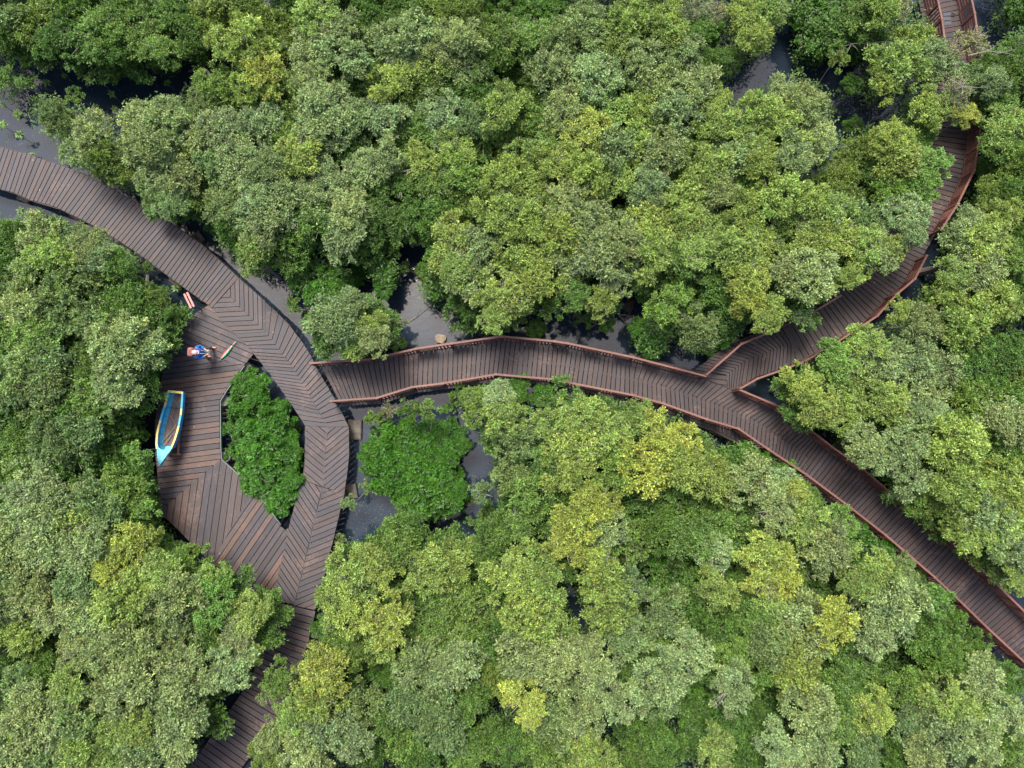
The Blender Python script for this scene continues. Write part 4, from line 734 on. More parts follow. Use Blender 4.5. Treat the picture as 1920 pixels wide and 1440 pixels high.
# floating leaves and specks
rs = np.random.default_rng(9); spots = [(800, 1000, 150, 260), (690, 960, 60, 120), (880, 920, 60, 60), (780, 590, 70, 60), (200, 170, 180, 130), (60, 260, 80, 60), (1080, 640, 120, 70), (1420, 180, 120, 90), (740, 790, 80, 40), (150, 430, 120, 40), (1180, 590, 50, 40)]
pp = []
for x, y, s_, n_ in spots:
    for i in range(n_):
        q = P(x+rs.normal()*s_*.6, y+rs.normal()*s_*.4, .012); pp.append(q[:])
pp = np.array(pp); n = len(pp)
v, f = leaves(pp, np.concatenate([rs.normal(size=(n, 2)), np.zeros((n, 1))], 1), np.tile([0, 0, 1.], (n, 1)), .05, .03, rs); v[:, 2] = .012
cols = np.where(rs.uniform(size=(n, 1)) < .5, np.array([[1.0, .9, .35]]), np.array([[.6, .9, .35]]))*rs.uniform(.5, 1.3, (n, 1))
o = bpy.data.objects.new('floating_leaves', meshnp('floating_leaves', v, f, cols, M_LEAF)); C.objects.link(o); o.color = (.25, .26, .16, 1)
tag(o, 'tiny yellowish fallen leaves floating on the dark water', 'leaves', kind='stuff')

# seedlings standing in the water
def seedling_mesh():
    pass
seeds = [(88, 155, 10, .6), (120, 141, 7, .6), (157, 143, 7, .6), (188, 152, 8, .6), (208, 176, 9, .65), (248, 186, 8, .65), (283, 150, 7, .6), (313, 155, 9, .7), (213, 204, 8, .6), (180, 200, 7, .6), (62, 184, 7, .5), (25, 173, 9, .6), (4, 196, 8, .6), (33, 213, 12, .5), (2, 234, 12, .6), (34, 252, 10, .6),
         (36, 394, 10, .4), (72, 405, 12, .4), (118, 421, 14, .45), (151, 437, 10, .4), (60, 290, 8, .3), (118, 305, 6, .3), (1590, 235, 8, .5), (1610, 255, 10, .5), (1565, 205, 8, .5), (1500, 130, 8, .5), (330, 540, 10, .4), (50, 120, 8, .5), (310, 98, 6, .5)]
proto = {}
for i in range(4):
    r_ = np.random.default_rng(400+i); nl = 26
    ang = r_.uniform(0, 6.283, nl); pos_ = np.stack([.03*np.cos(ang), .03*np.sin(ang), r_.uniform(-.18, .02, nl)], 1)
    ax = np.stack([np.cos(ang), np.sin(ang), r_.uniform(-.1, .7, nl)], 1)
    v, f = leaves(pos_, ax, np.tile([0, 0, 1.], (nl, 1)), .16, .07, r_)
    proto[i] = meshnp('leaf_rosette', v, f, r_.uniform(.7, 1.3, (nl, 1))*np.ones((1, 3)), M_GLOSS)
order = sorted(range(len(seeds)), key=lambda i: seeds[i][0])
for i, (x, y, r, h) in enumerate(seeds):
    p = P(x, y, h); root = empty('mangrove_seedling', Vector((p.x, p.y, 0)), None, 'seedling', 'mangrove seedlings standing in the water')
    reg = 'the top left water' if (x < 400 and y < 320) else 'the water below the railless walk' if x < 400 else 'the top right water'
    same = sorted([q for q in seeds if (('a' if (q[0] < 400 and q[1] < 320) else 'b' if q[0] < 400 else 'c') == ('a' if (x < 400 and y < 320) else 'b' if x < 400 else 'c'))])
    k = same.index((x, y, r, h)); ordn = ['leftmost', 'second', 'third', 'fourth', 'fifth', 'sixth', 'seventh', 'eighth', 'ninth', 'tenth', 'eleventh', 'twelfth', 'thirteenth', 'fourteenth', 'fifteenth', 'sixteenth', 'seventeenth', 'eighteenth', 'nineteenth', 'twentieth', 'twenty-first'][k]
    root['label'] = f'bright green mangrove seedling in {reg}, {ordn} from the left' if k else f'bright green mangrove seedling in {reg}, leftmost of all'
    o = bpy.data.objects.new('leaf_rosette', proto[i % 4]); C.objects.link(o); o.parent = root; o.location = (0, 0, h); s_ = r/9*.95; o.scale = (s_, s_, s_*.8); o.rotation_euler.z = random.uniform(0, 6)
    o.color = (.13, .24, .035, 1)
    m = MB(); m.tube([(p.x, p.y, -.4), (p.x+.02, p.y, h*.5), (p.x, p.y, h)], [.014, .011, .008], 5); m.build('stem', M_BARK, root)

# fallen bare branches
def branch(pts, r, label, nt=0):
    w_ = [P(*p) for p in pts]; m = MB(); n_ = len(w_)
    m.tube(w_, [r*(1-.75*i/(n_-1)) for i in range(n_)], 6)
    for j in range(nt):
        i = random.randrange(1, n_-1); a = random.uniform(0, 6.28); L_ = random.uniform(.2, .55)
        m.tube([w_[i], w_[i]+Vector((math.cos(a)*L_*.6, math.sin(a)*L_*.6, .05)), w_[i]+Vector((math.cos(a)*L_, math.sin(a)*L_, .02))], [r*.5, r*.3, r*.15], 4)
    return tag(m.build('bare_branch', M_BARK, origin=w_[0]), label, 'branch')
branch([(1688, 79, 3.2), (1655, 79, 3.1), (1622, 81, 3.0), (1596, 82, 2.9), (1582, 74, 2.9)], .035, 'long pale bare branch reaching left over the dark green shrubs, top right', 5)
branch([(1150, 575, .12), (1160, 590, .2), (1170, 602, .15), (1182, 612, .1)], .05, 'dark fallen branch lying in the small dark pool', 7)
branch([(765, 605, .03), (780, 595, .06), (800, 580, .04), (812, 568, .03)], .018, 'thin bare stick floating in the middle pond', 2)
branch([(0, 100, .3), (40, 158, .25), (90, 185, .2), (150, 190, .12)], .03, 'long thin dead branch sunk in the top left water', 9)
branch([(1470, 235, .3), (1500, 200, .25), (1540, 205, .2), (1580, 190, .2)], .03, 'dead branch lying across the upper part of the top right water', 12)
branch([(1640, 230, .5), (1610, 250, .4), (1580, 275, .3), (1560, 290, .2)], .04, 'dead branch lying across the lower part of the top right water', 12)
branch([(1285, 590, 1.9), (1266, 578, 2.0), (1250, 590, 2.1), (1236, 600, 2.1)], .02, 'short pale bare branch on the fresh green tree above the fork', 3)
branch([(1815, 104, 4.1), (1850, 96, 4.2), (1880, 98, 4.2), (1905, 92, 4.2)], .02, 'pale bare branch sticking out right of the top right railing', 8)
branch([(1785, 150, 4.1), (1805, 162, 4.2), (1830, 164, 4.2), (1858, 163, 4.2)], .018, 'pale bare branch crossing above the hidden stretch of top right walk', 4)
# rock in the pond
def rock(px, py, r, label, mat=M_CONC, sz=(1, .8, .5)):
    import bmesh
    bm = bmesh.new(); bmesh.ops.create_icosphere(bm, subdivisions=3, radius=r)
    for v_ in bm.verts:
        c = v_.co; k = 1+.12*math.sin(c.x*9/r*.4+1)+.1*math.sin(c.y*7/r*.5)+random.uniform(-.03, .03)
        v_.co = Vector((max(-.8*r, min(.8*r, c.x*k))*sz[0], max(-.75*r, min(.8*r, c.y*k))*sz[1], min(.7*r, c.z*k)*sz[2]))
    me = bpy.data.meshes.new('rock'); bm.to_mesh(me); bm.free(); me.materials.append(mat)
    o = bpy.data.objects.new('rock', me); C.objects.link(o); o.location = P(px, py, .1); o.rotation_euler.z = -.2
    return tag(o, label, 'rock')
rock(826, 636, .3, 'brown squared rock in the pond just above the upper railing', simple('rock', (.23, .185, .13), .85, 0, .25, 9, .02))
rock(1197, 772, .42, 'dark wet rock in the water below the lower railing', M_CONCW)
rock(1730, 28, .45, 'pale mossy boulder left of the top right boardwalk', M_CONC, (.8, 1.2, .6))
rock(1738, 52, .3, 'smaller pale boulder below the mossy boulder at top right', M_CONC, (1, .7, .6))

# ------------------------------------------------------------------ small things
M_BLUE = simple('hull_blue', (.02, .22, .55), .35, 0, .12, 20); M_CYAN = simple('cyan_paint', (.06, .42, .54), .4, 0, .16, 14); M_YEL = simple('yellow_paint', (.68, .56, .17), .45, 0, .18, 16)
M_WHITE = simple('white_paint', (.75, .74, .72), .5); M_RED = simple('faded_red', (.5, .2, .17), .6, 0, .2, 14); M_DRED = simple('dark_red', (.13, .03, .025), .6)
M_FLOOR = woodmat('boat_floor', .7, .35, (.32, .22, .16), .6)
def boat():
    GZ = ZD+.80; FZ = ZD+.42
    Lp = [(315.5, 732), (311, 748), (306.7, 763), (302.5, 776), (299, 789), (295.5, 802), (293.3, 815.5), (292.8, 831), (294.4, 841), (298, 857), (302.8, 874)]
    Rp = [(344, 735), (343.3, 751), (342, 766.7), (340.8, 778), (339, 788), (337, 799), (335, 808), (330, 825.5), (324.4, 840), (314, 857), (302.8, 874)]
    Lw_, Rw_ = [P(x, y, GZ) for x, y in Lp], [P(x, y, GZ) for x, y in Rp]
    for i, u in enumerate([0, 0, 0, 0, 0, .01, .02, .04, .07, .12, .2]): Lw_[i].z += u; Rw_[i].z += u
    root = empty('boat', Vector(((Lw_[4].x+Rw_[4].x)/2, (Lw_[4].y+Rw_[4].y)/2, ZD+.3)), 'small blue wooden boat with cyan and yellow rim lying on a stand on the platform', 'boat')
    n = len(Lw_)
    def sec(i, inset, z):
        c = (Lw_[i]+Rw_[i])/2; h = (Rw_[i]-Lw_[i])/2; w2 = max(0.0, h.length-inset); hn = h.normalized() if h.length > 1e-5 else Vector((1, 0, 0))
        return Vector((c.x-hn.x*w2, c.y-hn.y*w2, z)), Vector((c.x+hn.x*w2, c.y+hn.y*w2, z))
    m = MB()
    bots = [sec(i, .14, FZ-.02+(.0 if i < 8 else [.1, .3, .75][i-8]*.5)) for i in range(n)]
    ins = [sec(i, .055, GZ-.02) for i in range(n)]; outs = [(Lw_[i], Rw_[i]) for i in range(n)]
    bi = [sec(i, .085, FZ) for i in range(n)]
    for i in range(n-1):
        for s_ in (0, 1):
            m.face([outs[i][s_], outs[i+1][s_], bots[i+1][s_], bots[i][s_]], mi=1)
            if i < 8: m.face([ins[i][s_], bi[i][s_], bi[i+1][s_], ins[i+1][s_]], mi=0)
        m.face([bots[i][0], bots[i+1][0], bots[i+1][1], bots[i][1]], mi=1)
    m.face([outs[0][0], outs[0][1], bots[0][1], bots[0][0]], mi=1)
    q0 = sec(0, .06, GZ-.02); q1 = sec(0, .085, FZ); off = (Lw_[1]-Lw_[0]).normalized()*.07; off.z = 0
    m.face([q0[0]+off, q1[0]+off, q1[1]+off, q0[1]+off], mi=0)
    m.build('hull', [M_BLUE, M_CYAN], root)
    g = MB()
    colL = [1, 2, 1, 1, 2, 2, 2, 2, 1, 1]; colR = [1, 1, 2, 1, 1, 2, 2, 2, 1, 1]
    for i in range(8):
        for s_, cc in ((0, colL), (1, colR)):
            a, b = outs[i][s_], outs[i+1][s_]; a2, b2 = sec(i, .075, a.z)[s_], sec(i+1, .075, b.z)[s_]
            q = [a+Vector((0, 0, .02)), b+Vector((0, 0, .02)), b2+Vector((0, 0, .02)), a2+Vector((0, 0, .02))]
            if s_: q = q[::-1]
            g.prism([tuple(p) for p in q], .05, mi=cc[i]-1)
    a, b = outs[0]; g.box(a+off*.5+Vector((0, 0, .026)), b+off*.5+Vector((0, 0, .026)), .09, .05, mi=1)
    g.build('gunwale', [M_CYAN, M_YEL], root)
    fd = MB(); L8, R8 = outs[8]; arc = []
    back = ((Lw_[7]+Rw_[7])/2); tip = outs[10][0]
    cmid = (L8+R8)/2; up_ = (tip-cmid).normalized()
    for k in range(9):
        t = k/8; p = L8.lerp(R8, t); arc.append(p+up_*(.22*(1-(2*t-1)**2))-up_*.16+Vector((0, 0, .03)))
    right = [R8, outs[9][1], tip]; left = [outs[9][0], L8]
    poly = arc+[x+Vector((0, 0, .03)) for x in (outs[9][1], tip, outs[9][0])]
    c_ = outs[9][0].lerp(outs[9][1], .5)+Vector((0, 0, .05))
    for i in range(len(poly)): fd.face([poly[i], poly[(i+1) % len(poly)], c_][::-1])
    fd.build('foredeck', simple('foredeck_paint', (.09, .42, .52), .5, 0, .35, 24), root)
    fl = MB()
    for k in range(6):
        t0, t1 = k/6+.006, (k+1)/6-.006; cl_ = random.choice([(.20, .13, .10), (.17, .115, .09), (.25, .165, .12), (.14, .10, .085)])
        for i in range(8):
            a, b = bi[i], bi[i+1]; q = [a[0].lerp(a[1], t0), b[0].lerp(b[1], t0), b[0].lerp(b[1], t1), a[0].lerp(a[1], t1)]
            fl.face([p+Vector((0, 0, .012)) for p in q], cl_, [(i*.4+k*7, 0), (i*.4+.4+k*7, 0), (i*.4+.4+k*7, .2), (i*.4+k*7, .2)])
    fl.build('floorboards', M_FLOOR, root)
    for i in (2, 3.3, 4.6, 5.9, 7.2):
        k = int(i); t = i-k; A_ = ins[k][0].lerp(ins[k+1][0], t); B_ = bi[k][0].lerp(bi[k+1][0], t); C_ = bi[k][1].lerp(bi[k+1][1], t); D_ = ins[k][1].lerp(ins[k+1][1], t)
        r_ = MB(); sh = Vector((.015, 0, 0)); r_.tube([A_+sh, B_+Vector((.02, 0, .03))], [.018]*2, 5); r_.tube([C_+Vector((-.02, 0, .03)), D_-sh], [.018]*2, 5); r_.build('rib', M_BLUE, root)
    th = MB(); a, b = bi[2]; th.box(a+Vector((0, 0, .05)), b+Vector((0, 0, .05)), .035, .04, (.06, .045, .04)); th.build('thwart', M_BEAM, root)
    # things lying inside
    a, b = P(317.5, 748, FZ+.1), P(313.5, 765, FZ+.1); m = MB(); m.box(a, b, .07, .03); tag(m.build('white_board', M_WHITE, origin=a), 'short white board lying inside the boat near its stern', 'board')
    for (p, q, l_) in [((321, 744), (336, 764), 'thin pale pole lying across the stern half of the boat'), ((319, 779), (330, 798), 'thin pale pole lying on the middle floor of the boat'), ((327, 803), (303, 829), 'thick pale stick slanting over the boat floor near the bow'), ((323, 815), (305, 839), 'thin pale stick beside the thick one, nearest the bow')]:
        a, b = P(*p, FZ+.07), P(*q, FZ+.09); m = MB(); m.tube([a, a.lerp(b, .5)+Vector((.01, .01, .01)), b], [.018, .016, .014], 5); tag(m.build('stick', simple('stick_wood', (.30, .22, .19), .7), origin=a), l_, 'stick')
    # stand
    c0, c1 = P(322, 758, ZD), P(322, 850, ZD)
    sr = empty('boat_stand', Vector(((c0.x+c1.x)/2, (c0.y+c1.y)/2, ZD)), 'low red brown wooden stand under the blue boat', 'stand')
    for x0, x1 in ((322, 318), (339, 333)):
        a, b = P(x0, 755, ZD+.3), P(x1, 853, ZD+.3); m = MB(); m.box(a, b, .07, .08, (.19, .085, .06)); m.build('rail', M_RAIL, sr)
    for y, xx in ((762, 0), (805, -2), (852, -4)):
        a, b = P(314+xx, y, ZD+.216), P(342+xx, y, ZD+.216); m = MB(); m.box(a, b, .08, .06, (.19, .085, .06)); m.build('crossbar', M_RAIL, sr)
        for p in (a.lerp(b, .1), a.lerp(b, .9)):
            m = MB(); m.prism([(p.x-.04, p.y-.04, ZD+.155), (p.x+.04, p.y-.04, ZD+.155), (p.x+.04, p.y+.04, ZD+.155), (p.x-.04, p.y+.04, ZD+.155)], .15, (.17, .075, .055)); m.build('leg', M_RAIL, sr)
boat()

# sign on a post in the water: white capitals on a dark red board, facing the platform
def sign():
    bz = 1.15; a, b = P(264.5, 764.5, bz), P(272, 729, bz); a.z = b.z = bz; d = (b-a).normalized(); c = (a+b)/2
    root = empty('sign', Vector((c.x, c.y, 0)), 'narrow dark red sign board with white letters KELUAR on a post left of the boat', 'sign')
    m = MB(); m.box(a+Vector((0, 0, .13)), b+Vector((0, 0, .13)), .03, .26); m.build('board', M_DRED, root)
    m = MB(); m.tube([(c.x-.03, c.y, -.6), (c.x-.03, c.y, bz+.1)], [.03, .03], 8); m.build('post', simple('post_wood', (.3, .2, .14), .7), root)
    n = Vector((d.y, -d.x, 0)); L_ = (b-a).length
    f = bpy.data.curves.new('lettering', 'FONT'); f.body = 'KELUAR'; f.size = .26; f.extrude = .004; f.space_character = 1.0; f.align_x = 'LEFT'; f.align_y = 'CENTER'; f.offset = .004
    to = bpy.data.objects.new('lettering_tmp', f); C.objects.link(to)
    dg = bpy.context.evaluated_depsgraph_get(); me = bpy.data.meshes.new_from_object(to.evaluated_get(dg)); bpy.data.objects.remove(to)
    xs = [v.co.x for v in me.vertices]; sc_ = L_*.74/(max(xs)-min(xs)); x0 = min(xs)
    M3 = Matrix((d, Vector((0, 0, 1)), n)).transposed()
    for v in me.vertices:
        loc = M3 @ Vector(((v.co.x-x0)*sc_, v.co.y, v.co.z)); v.co = loc+a+d*.03+n*.022-root.location
    me.materials.clear(); me.materials.append(M_WHITE); o = bpy.data.objects.new('lettering', me); C.objects.link(o); o.parent = root
    m = MB(); p = a+d*L_*.80+n*.02; q = a+d*L_*.97+n*.02
    m.box(p+Vector((0, 0, .05)), q+Vector((0, 0, .05)), .006, .10); e = a+d*L_*.985+n*.02
    m.build('arrow_bar', M_WHITE, root)
sign()

# short two-board barrier beside the tip of the platform
def barrier():
    a0, b0 = P(350.5, 548, ZA+.9), P(363.5, 575, ZA+.9)
    root = empty('barrier', Vector((a0.x, a0.y, .6)), 'short faded red two-board barrier over the water between walk and platform tip', 'barrier')
    d = (b0-a0).normalized(); n = Vector((-d.y, d.x, 0))
    for k in (0, 1):
        m = MB(); o_ = n*(-.13*k); m.box(a0+o_, b0+o_, .075, .03); m.build('board', M_RED, root)
    for t in (.15, .85):
        p = a0.lerp(b0, t)-n*.06; m = MB(); m.tube([(p.x, p.y, -.6), (p.x, p.y, ZA+.86)], [.03, .03], 8, (.1, .05, .04)); m.build('post', M_RAIL, root)
    for t in (.15, .85):
        p = a0.lerp(b0, t); m = MB(); m.box(p+n*.05-Vector((0, 0, .0305)), p-n*.18-Vector((0, 0, .0305)), .04, .03, (.12, .055, .045)); m.build('bracket', M_RAIL, root)
barrier()

# folded umbrella lying on the platform
def umbrella():
    a, b = P(442.5, 640, ZD+.09), P(412, 675.5, ZD+.05); d = (b-a)
    root = empty('umbrella', a.lerp(b, .5)-Vector((0, 0, .06)), 'folded red, cream and green umbrella lying on the platform right of the person', 'umbrella')
    n = Vector((-d.y, d.x, 0)).normalized(); L_ = d.length; dn = d.normalized()
    cols = [(.55, .07, .06), (.78, .74, .5), (.05, .42, .25), (.78, .74, .5), (.5, .08, .06), (.05, .42, .25), (.75, .72, .5), (.08, .45, .3)]
    m = MB(); prof = [(.24, .012), (.34, .038), (.55, .062), (.75, .058), (.9, .022)]
    up_ = Vector((0, 0, 1)); up_ = (up_-dn*up_.dot(dn)).normalized(); side = dn.cross(up_)
    ms = [simple('umb_red', cols[0], .6), simple('umb_cream', cols[1], .6), simple('umb_green', cols[2], .6)]
    for k in range(8):
        t0, t1 = k/8*2*math.pi-.1, (k+1)/8*2*math.pi-.1
        mi = [0, 0, 1, 2, 2, 1, 1, 0][k]
        for j in range(len(prof)-1):
            def pt(t, pr, q=1.0): return a+d*pr[0]+(side*math.cos(t)+up_*math.sin(t))*pr[1]*q
            tm = (t0+t1)/2
            m.face([pt(t0, prof[j], .75), pt(tm, prof[j], 1.15), pt(tm, prof[j+1], 1.15), pt(t0, prof[j+1], .75)], mi=mi)
            m.face([pt(tm, prof[j], 1.15), pt(t1, prof[j], .75), pt(t1, prof[j+1], .75), pt(tm, prof[j+1], 1.15)], mi=mi)
    m.build('canopy', ms, root)
    wm = simple('umb_handle', (.55, .35, .18), .4)
    m = MB(); m.tube([a+d*.86, b], [.012, .008], 6); m.build('tip', wm, root)
    m = MB(); m.tube([a, a+d*.1+Vector((0, 0, .01)), a+d*.28], [.017, .016, .01], 8); m.build('handle', wm, root)
    m = MB(); m.tube([a+d*.25, a+d*.29], [.03, .03], 8); m.build('strap', M_WHITE, root)
umbrella()

# person ---------------------------------------------------------------
M_SKIN = simple('skin', (.52, .29, .20), .5, 0, .06); M_SHIRT = simple('shirt', (.02, .15, .48), .75, 0, .2, 18); M_PANT = simple('trousers', (.07, .075, .10), .85, 0, .2, 25); M_CAP = simple('cap', (.62, .38, .35), .75)
def skin(name, pts, edges, radii, mat, parent, sub=2, root=0, loc=None):
    me = bpy.data.meshes.new(name); me.from_pydata([tuple(p) for p in pts], edges, []); me.materials.append(mat)
    o = bpy.data.objects.new(name, me); C.objects.link(o); o.parent = parent
    me.skin_vertices.new() if hasattr(me.skin_vertices, 'new') and not me.skin_vertices else None
    md = o.modifiers.new('skin', 'SKIN'); md.use_smooth_shade = True
    if not me.skin_vertices:
        bpy.context.view_layer.objects.active = o
        try: bpy.ops.mesh.customdata_skin_add()
        except Exception as e: print('skin add', e)
    for v_, r in zip(me.skin_vertices[0].data, radii):
        v_.radius = r if isinstance(r, tuple) else (r, r)
    me.skin_vertices[0].data[root].use_root = True
    sb = o.modifiers.new('sub', 'SUBSURF'); sb.levels = sub; sb.render_levels = sub
    return o
def person():
    f1 = P(401, 652, ZD); f2 = P(391, 669, ZD); hd = P(365.5, 661, ZD+1.58)
    root = empty('person', Vector(((f1.x+f2.x)/2, (f1.y+f2.y)/2, ZD)), 'person in blue shirt and dark trousers standing on the platform looking at a remote control', 'person')
    O = root.location
    # local: facing +x, left is +y
    L1 = f1-O; L2 = f2-O; hx, hy = hd.x-O.x, hd.y-O.y
    hip = Vector((hx*.35-.02, hy*.4, .90)); ch = Vector((hx*.75-.03, hy*.7, 1.27)); nk = Vector((hx*.9, hy*.9, 1.44)); hdv = Vector((hx+.03, hy, 1.58))
    A = []; Ed = []; Rr = []
    def add(p, r, par=None):
        A.append(Vector(p)); Rr.append(r)
        if par is not None: Ed.append((par, len(A)-1))
        return len(A)-1
    h0 = add(hip, (.13, .10)); w1 = add(hip.lerp(ch, .5), (.12, .09), h0); c1 = add(ch, (.145, .10), w1); n0 = add(nk, .05, c1)
    h1 = add(hdv+Vector((0, 0, -.03)), (.075, .08), n0); h2 = add(hdv+Vector((-.005, 0, .06)), (.078, .088), h1); h3 = add(hdv+Vector((-.01, 0, .12)), (.05, .06), h2)
    nose = add(hdv+Vector((.1, 0, .0)), .012, h1)
    hands = []
    for sgn, foot in ((1, L1), (-1, L2)):
        hj = add(hip+Vector((0, sgn*.09, -.06)), .085, h0); kn = add(Vector((hip.x*.5+foot.x*.5+.06, hip.y*.4+foot.y*.6, .48)), .058, hj); an = add(Vector((foot.x-.08, foot.y, .09)), .04, kn)
        he = add(Vector((foot.x-.04, foot.y, .045)), .042, an); to = add(Vector((foot.x+.12, foot.y, .03)), (.042, .026), he)
        sh = add(ch+Vector((.0, sgn*.17, .08)), .055, c1); el = add(ch+Vector((.04, sgn*.24, -.2)), .042, sh)
        wr = add(ch+Vector((.27, sgn*.10, -.17)), .028, el); pl = add(ch+Vector((.34, sgn*.075, -.165)), (.036, .018), wr)
        hands.append(pl)
        for k in range(4):
            yy = sgn*(.075-.02*k+.02); b = A[pl]
            f0 = add(b+Vector((.035, sgn*(.028-.018*k), 0)), .010, pl); f1_ = add(b+Vector((.065-.004*abs(k-1), sgn*(.026-.018*k)-sgn*.004, -.004)), .009, f0); add(b+Vector((.075, sgn*(.02-.018*k)-sgn*.012, -.03)), .008, f1_)
        t0 = add(A[pl]+Vector((.0, -sgn*.03, .012)), .012, pl); add(A[pl]+Vector((.03, -sgn*.045, .02)), .009, t0)
    skin('body', A, Ed, Rr, M_SKIN, root)
    # shirt
    B_ = []; E_ = []; R_ = []
    def ad(p, r, par=None):
        B_.append(Vector(p)); R_.append(r)
        if par is not None: E_.append((par, len(B_)-1))
        return len(B_)-1
    s0 = ad(hip+Vector((0, 0, -.03)), (.165, .135)); s1 = ad(hip.lerp(ch, .5), (.155, .125), s0); s2 = ad(ch+Vector((.03, 0, 0)), (.2, .15), s1); s3 = ad(nk+Vector((0, 0, -.03)), .075, s2)
    for sgn in (1, -1):
        a = ad(ch+Vector((0, sgn*.17, .085)), .078, s2); b = ad(ch+Vector((.03, sgn*.245, -.12)), .068, a); c9 = ad(ch+Vector((.13, sgn*.19, -.19)), .06, b); ad(ch+Vector((.2, sgn*.14, -.18)), .05, c9)
    skin('shirt', B_, E_, R_, M_SHIRT, root)
    B_, E_, R_ = [], [], []
    t0 = ad(hip+Vector((0, 0, -.01)), (.15, .12))
    for sgn, foot in ((1, L1), (-1, L2)):
        a = ad(hip+Vector((0, sgn*.09, -.08)), .11, t0); b = ad(Vector((hip.x*.5+foot.x*.5+.06, hip.y*.4+foot.y*.6, .48)), .082, a); ad(Vector((foot.x-.07, foot.y, .12)), .066, b)
    skin('trousers', B_, E_, R_, M_PANT, root)
    for foot in (L1, L2):
        skin('sandal', [Vector((foot.x-.1, foot.y, .016)), Vector((foot.x+.13, foot.y, .016))], [(0, 1)], [(.042, .016), (.05, .016)], simple('sandal', (.25, .08, .06), .7), root)
    # cap
    import bmesh
    bm = bmesh.new(); bmesh.ops.create_uvsphere(bm, u_segments=20, v_segments=12, radius=.108)
    for v_ in list(bm.verts):
        if v_.co.z < -.02: v_.co.z = -.02
    bm.transform(Matrix.Diagonal((1.1, .95, .95, 1)))
    br = bmesh.ops.create_circle(bm, cap_ends=True, segments=20, radius=.09)['verts']
    for v_ in br: v_.co = Vector((v_.co.x*.9+.08, v_.co.y*.85, -.012+v_.co.z))
    me = bpy.data.meshes.new('cap'); bm.to_mesh(me); bm.free(); me.materials.append(M_CAP); me.polygons.foreach_set('use_smooth', [True]*len(me.polygons))
    cp = bpy.data.objects.new('cap', me); C.objects.link(cp); cp.parent = root; cp.location = hdv+Vector((-.005, 0, .075))
    m = MB(); W_ = lambda v_: v_+O
    for s_ in (1, -1): m.tube([W_(nk+Vector((.0, s_*.08, .02))), W_(ch+Vector((.15, s_*.07, .02))), W_(ch+Vector((.33, s_*.03, -.13)))], [.007]*3, 5)
    m.build('neck_strap', simple('strap', (.5, .75, .85), .6), root)
    # eyes
    m = MB()
    for s_ in (1, -1): m.tube([W_(hdv+Vector((.072, s_*.03, .03))), W_(hdv+Vector((.085, s_*.03, .03)))], [.009, .007], 8)
    m.build('eyes', simple('eye', (.02, .015, .01), .3), root)
    # remote control held
    p = W_(ch+Vector((.40, 0, -.165))); m = MB()
    m.prism([(p.x-.05, p.y-.08, p.z+.02), (p.x+.05, p.y-.08, p.z+.02), (p.x+.05, p.y+.08, p.z+.02), (p.x-.05, p.y+.08, p.z+.02)], .045)
    for s_ in (1, -1): m.tube([(p.x, p.y+s_*.05, p.z+.02), (p.x, p.y+s_*.05, p.z+.045)], [.008, .01], 8)
    m.prism([(p.x+.06, p.y-.05, p.z+.05), (p.x+.12, p.y-.05, p.z+.08), (p.x+.12, p.y+.05, p.z+.08), (p.x+.06, p.y+.05, p.z+.05)], .01)
    tag(m.build('remote_control', simple('black_plastic', (.02, .02, .022), .4), origin=p), 'black remote control held in both hands by the person', 'remote')
    # backpack
    b = W_(ch+Vector((-.22, -.02, -.02)))
    rt = empty('backpack', b, 'dusty red brown backpack worn by the person in blue', 'backpack')
    bm = bmesh.new(); bmesh.ops.create_cube(bm, size=1); bmesh.ops.subdivide_edges(bm, edges=bm.edges[:], cuts=5, use_grid_fill=True)
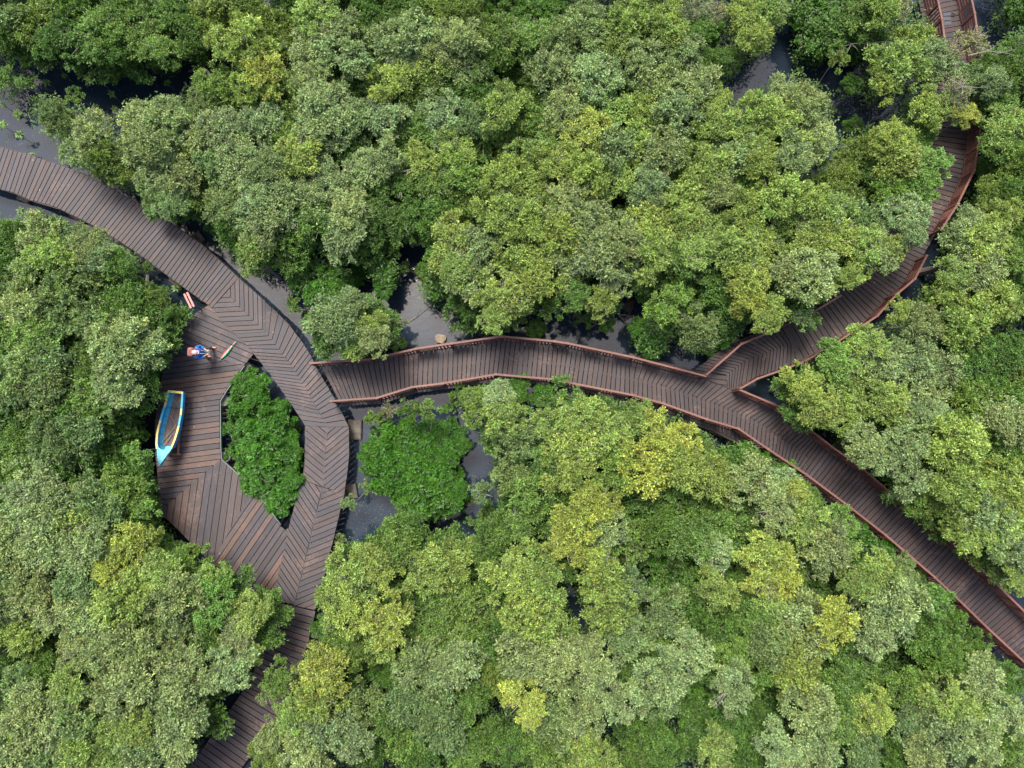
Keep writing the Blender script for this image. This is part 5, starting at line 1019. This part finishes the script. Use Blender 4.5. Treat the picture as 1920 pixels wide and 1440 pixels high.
    for v_ in bm.verts:
        c = v_.co; v_.co = c.lerp(c.normalized()*.62, .45)
    bm.transform(Matrix.Diagonal((.22, .36, .46, 1)))
    me = bpy.data.meshes.new('bag'); bm.to_mesh(me); bm.free(); me.materials.append(simple('bag', (.26, .10, .09), .8, 0, .3, 25)); me.polygons.foreach_set('use_smooth', [True]*len(me.polygons))
    o = bpy.data.objects.new('bag', me); C.objects.link(o); o.parent = rt
    for s_ in (1, -1):
        m = MB(); m.tube([b+Vector((.02, s_*.11, .19)), b+Vector((.20, s_*.11, .235)), b+Vector((.345, s_*.115, .1)), b+Vector((.33, s_*.12, -.1))], [.018]*4, 6); m.build('shoulder_strap', simple('strap_red', (.2, .07, .06), .8), rt)
    m = MB(); m.tube([b+Vector((-.0, -.04, .21)), b+Vector((0, -.03, .26)), b+Vector((0, .03, .26)), b+Vector((0, .04, .21))], [.01]*4, 5); m.build('handle', simple('strap_red2', (.2, .07, .06), .8), rt)
person()

# grey panels and coil on the top right walk
c = P(1776, 33, ZB+.01)
for k in range(3):
    p = P(1775.5+k*.8, 26.5+k*8.5, ZB+.018); m = MB()
    m.prism([(p.x-.155, p.y-.085, p.z), (p.x+.155, p.y-.06, p.z), (p.x+.155, p.y+.085, p.z), (p.x-.155, p.y+.06, p.z)], .014)
    for j in range(1, 5):
        t = -.155+.31*j/5; m.box((p.x+t, p.y-.07, p.z+.003), (p.x+t, p.y+.07, p.z+.003), .008, .004)
    tag(m.build('grey_panel', simple('panel', (.06, .065, .085), .6), origin=p), f'pale grey gridded panel on the top right walk, {["uppermost", "middle", "lowest"][k]} of three', 'panel', 'grey panels on the top right walk')
p = P(1787, 28, ZB+.02); m = MB()
m.tube([(p.x+.07*math.cos(t), p.y+.07*math.sin(t), p.z) for t in [i*6.283/16 for i in range(17)]], [.014]*17, 6)
m.tube([(p.x-.07, p.y-.05, p.z), (p.x+.07, p.y+.05, p.z)], [.01]*2, 5)
tag(m.build('ring', simple('ringm', (.02, .02, .02), .5), origin=p), 'small black ring lying beside the grey panels', 'ring')
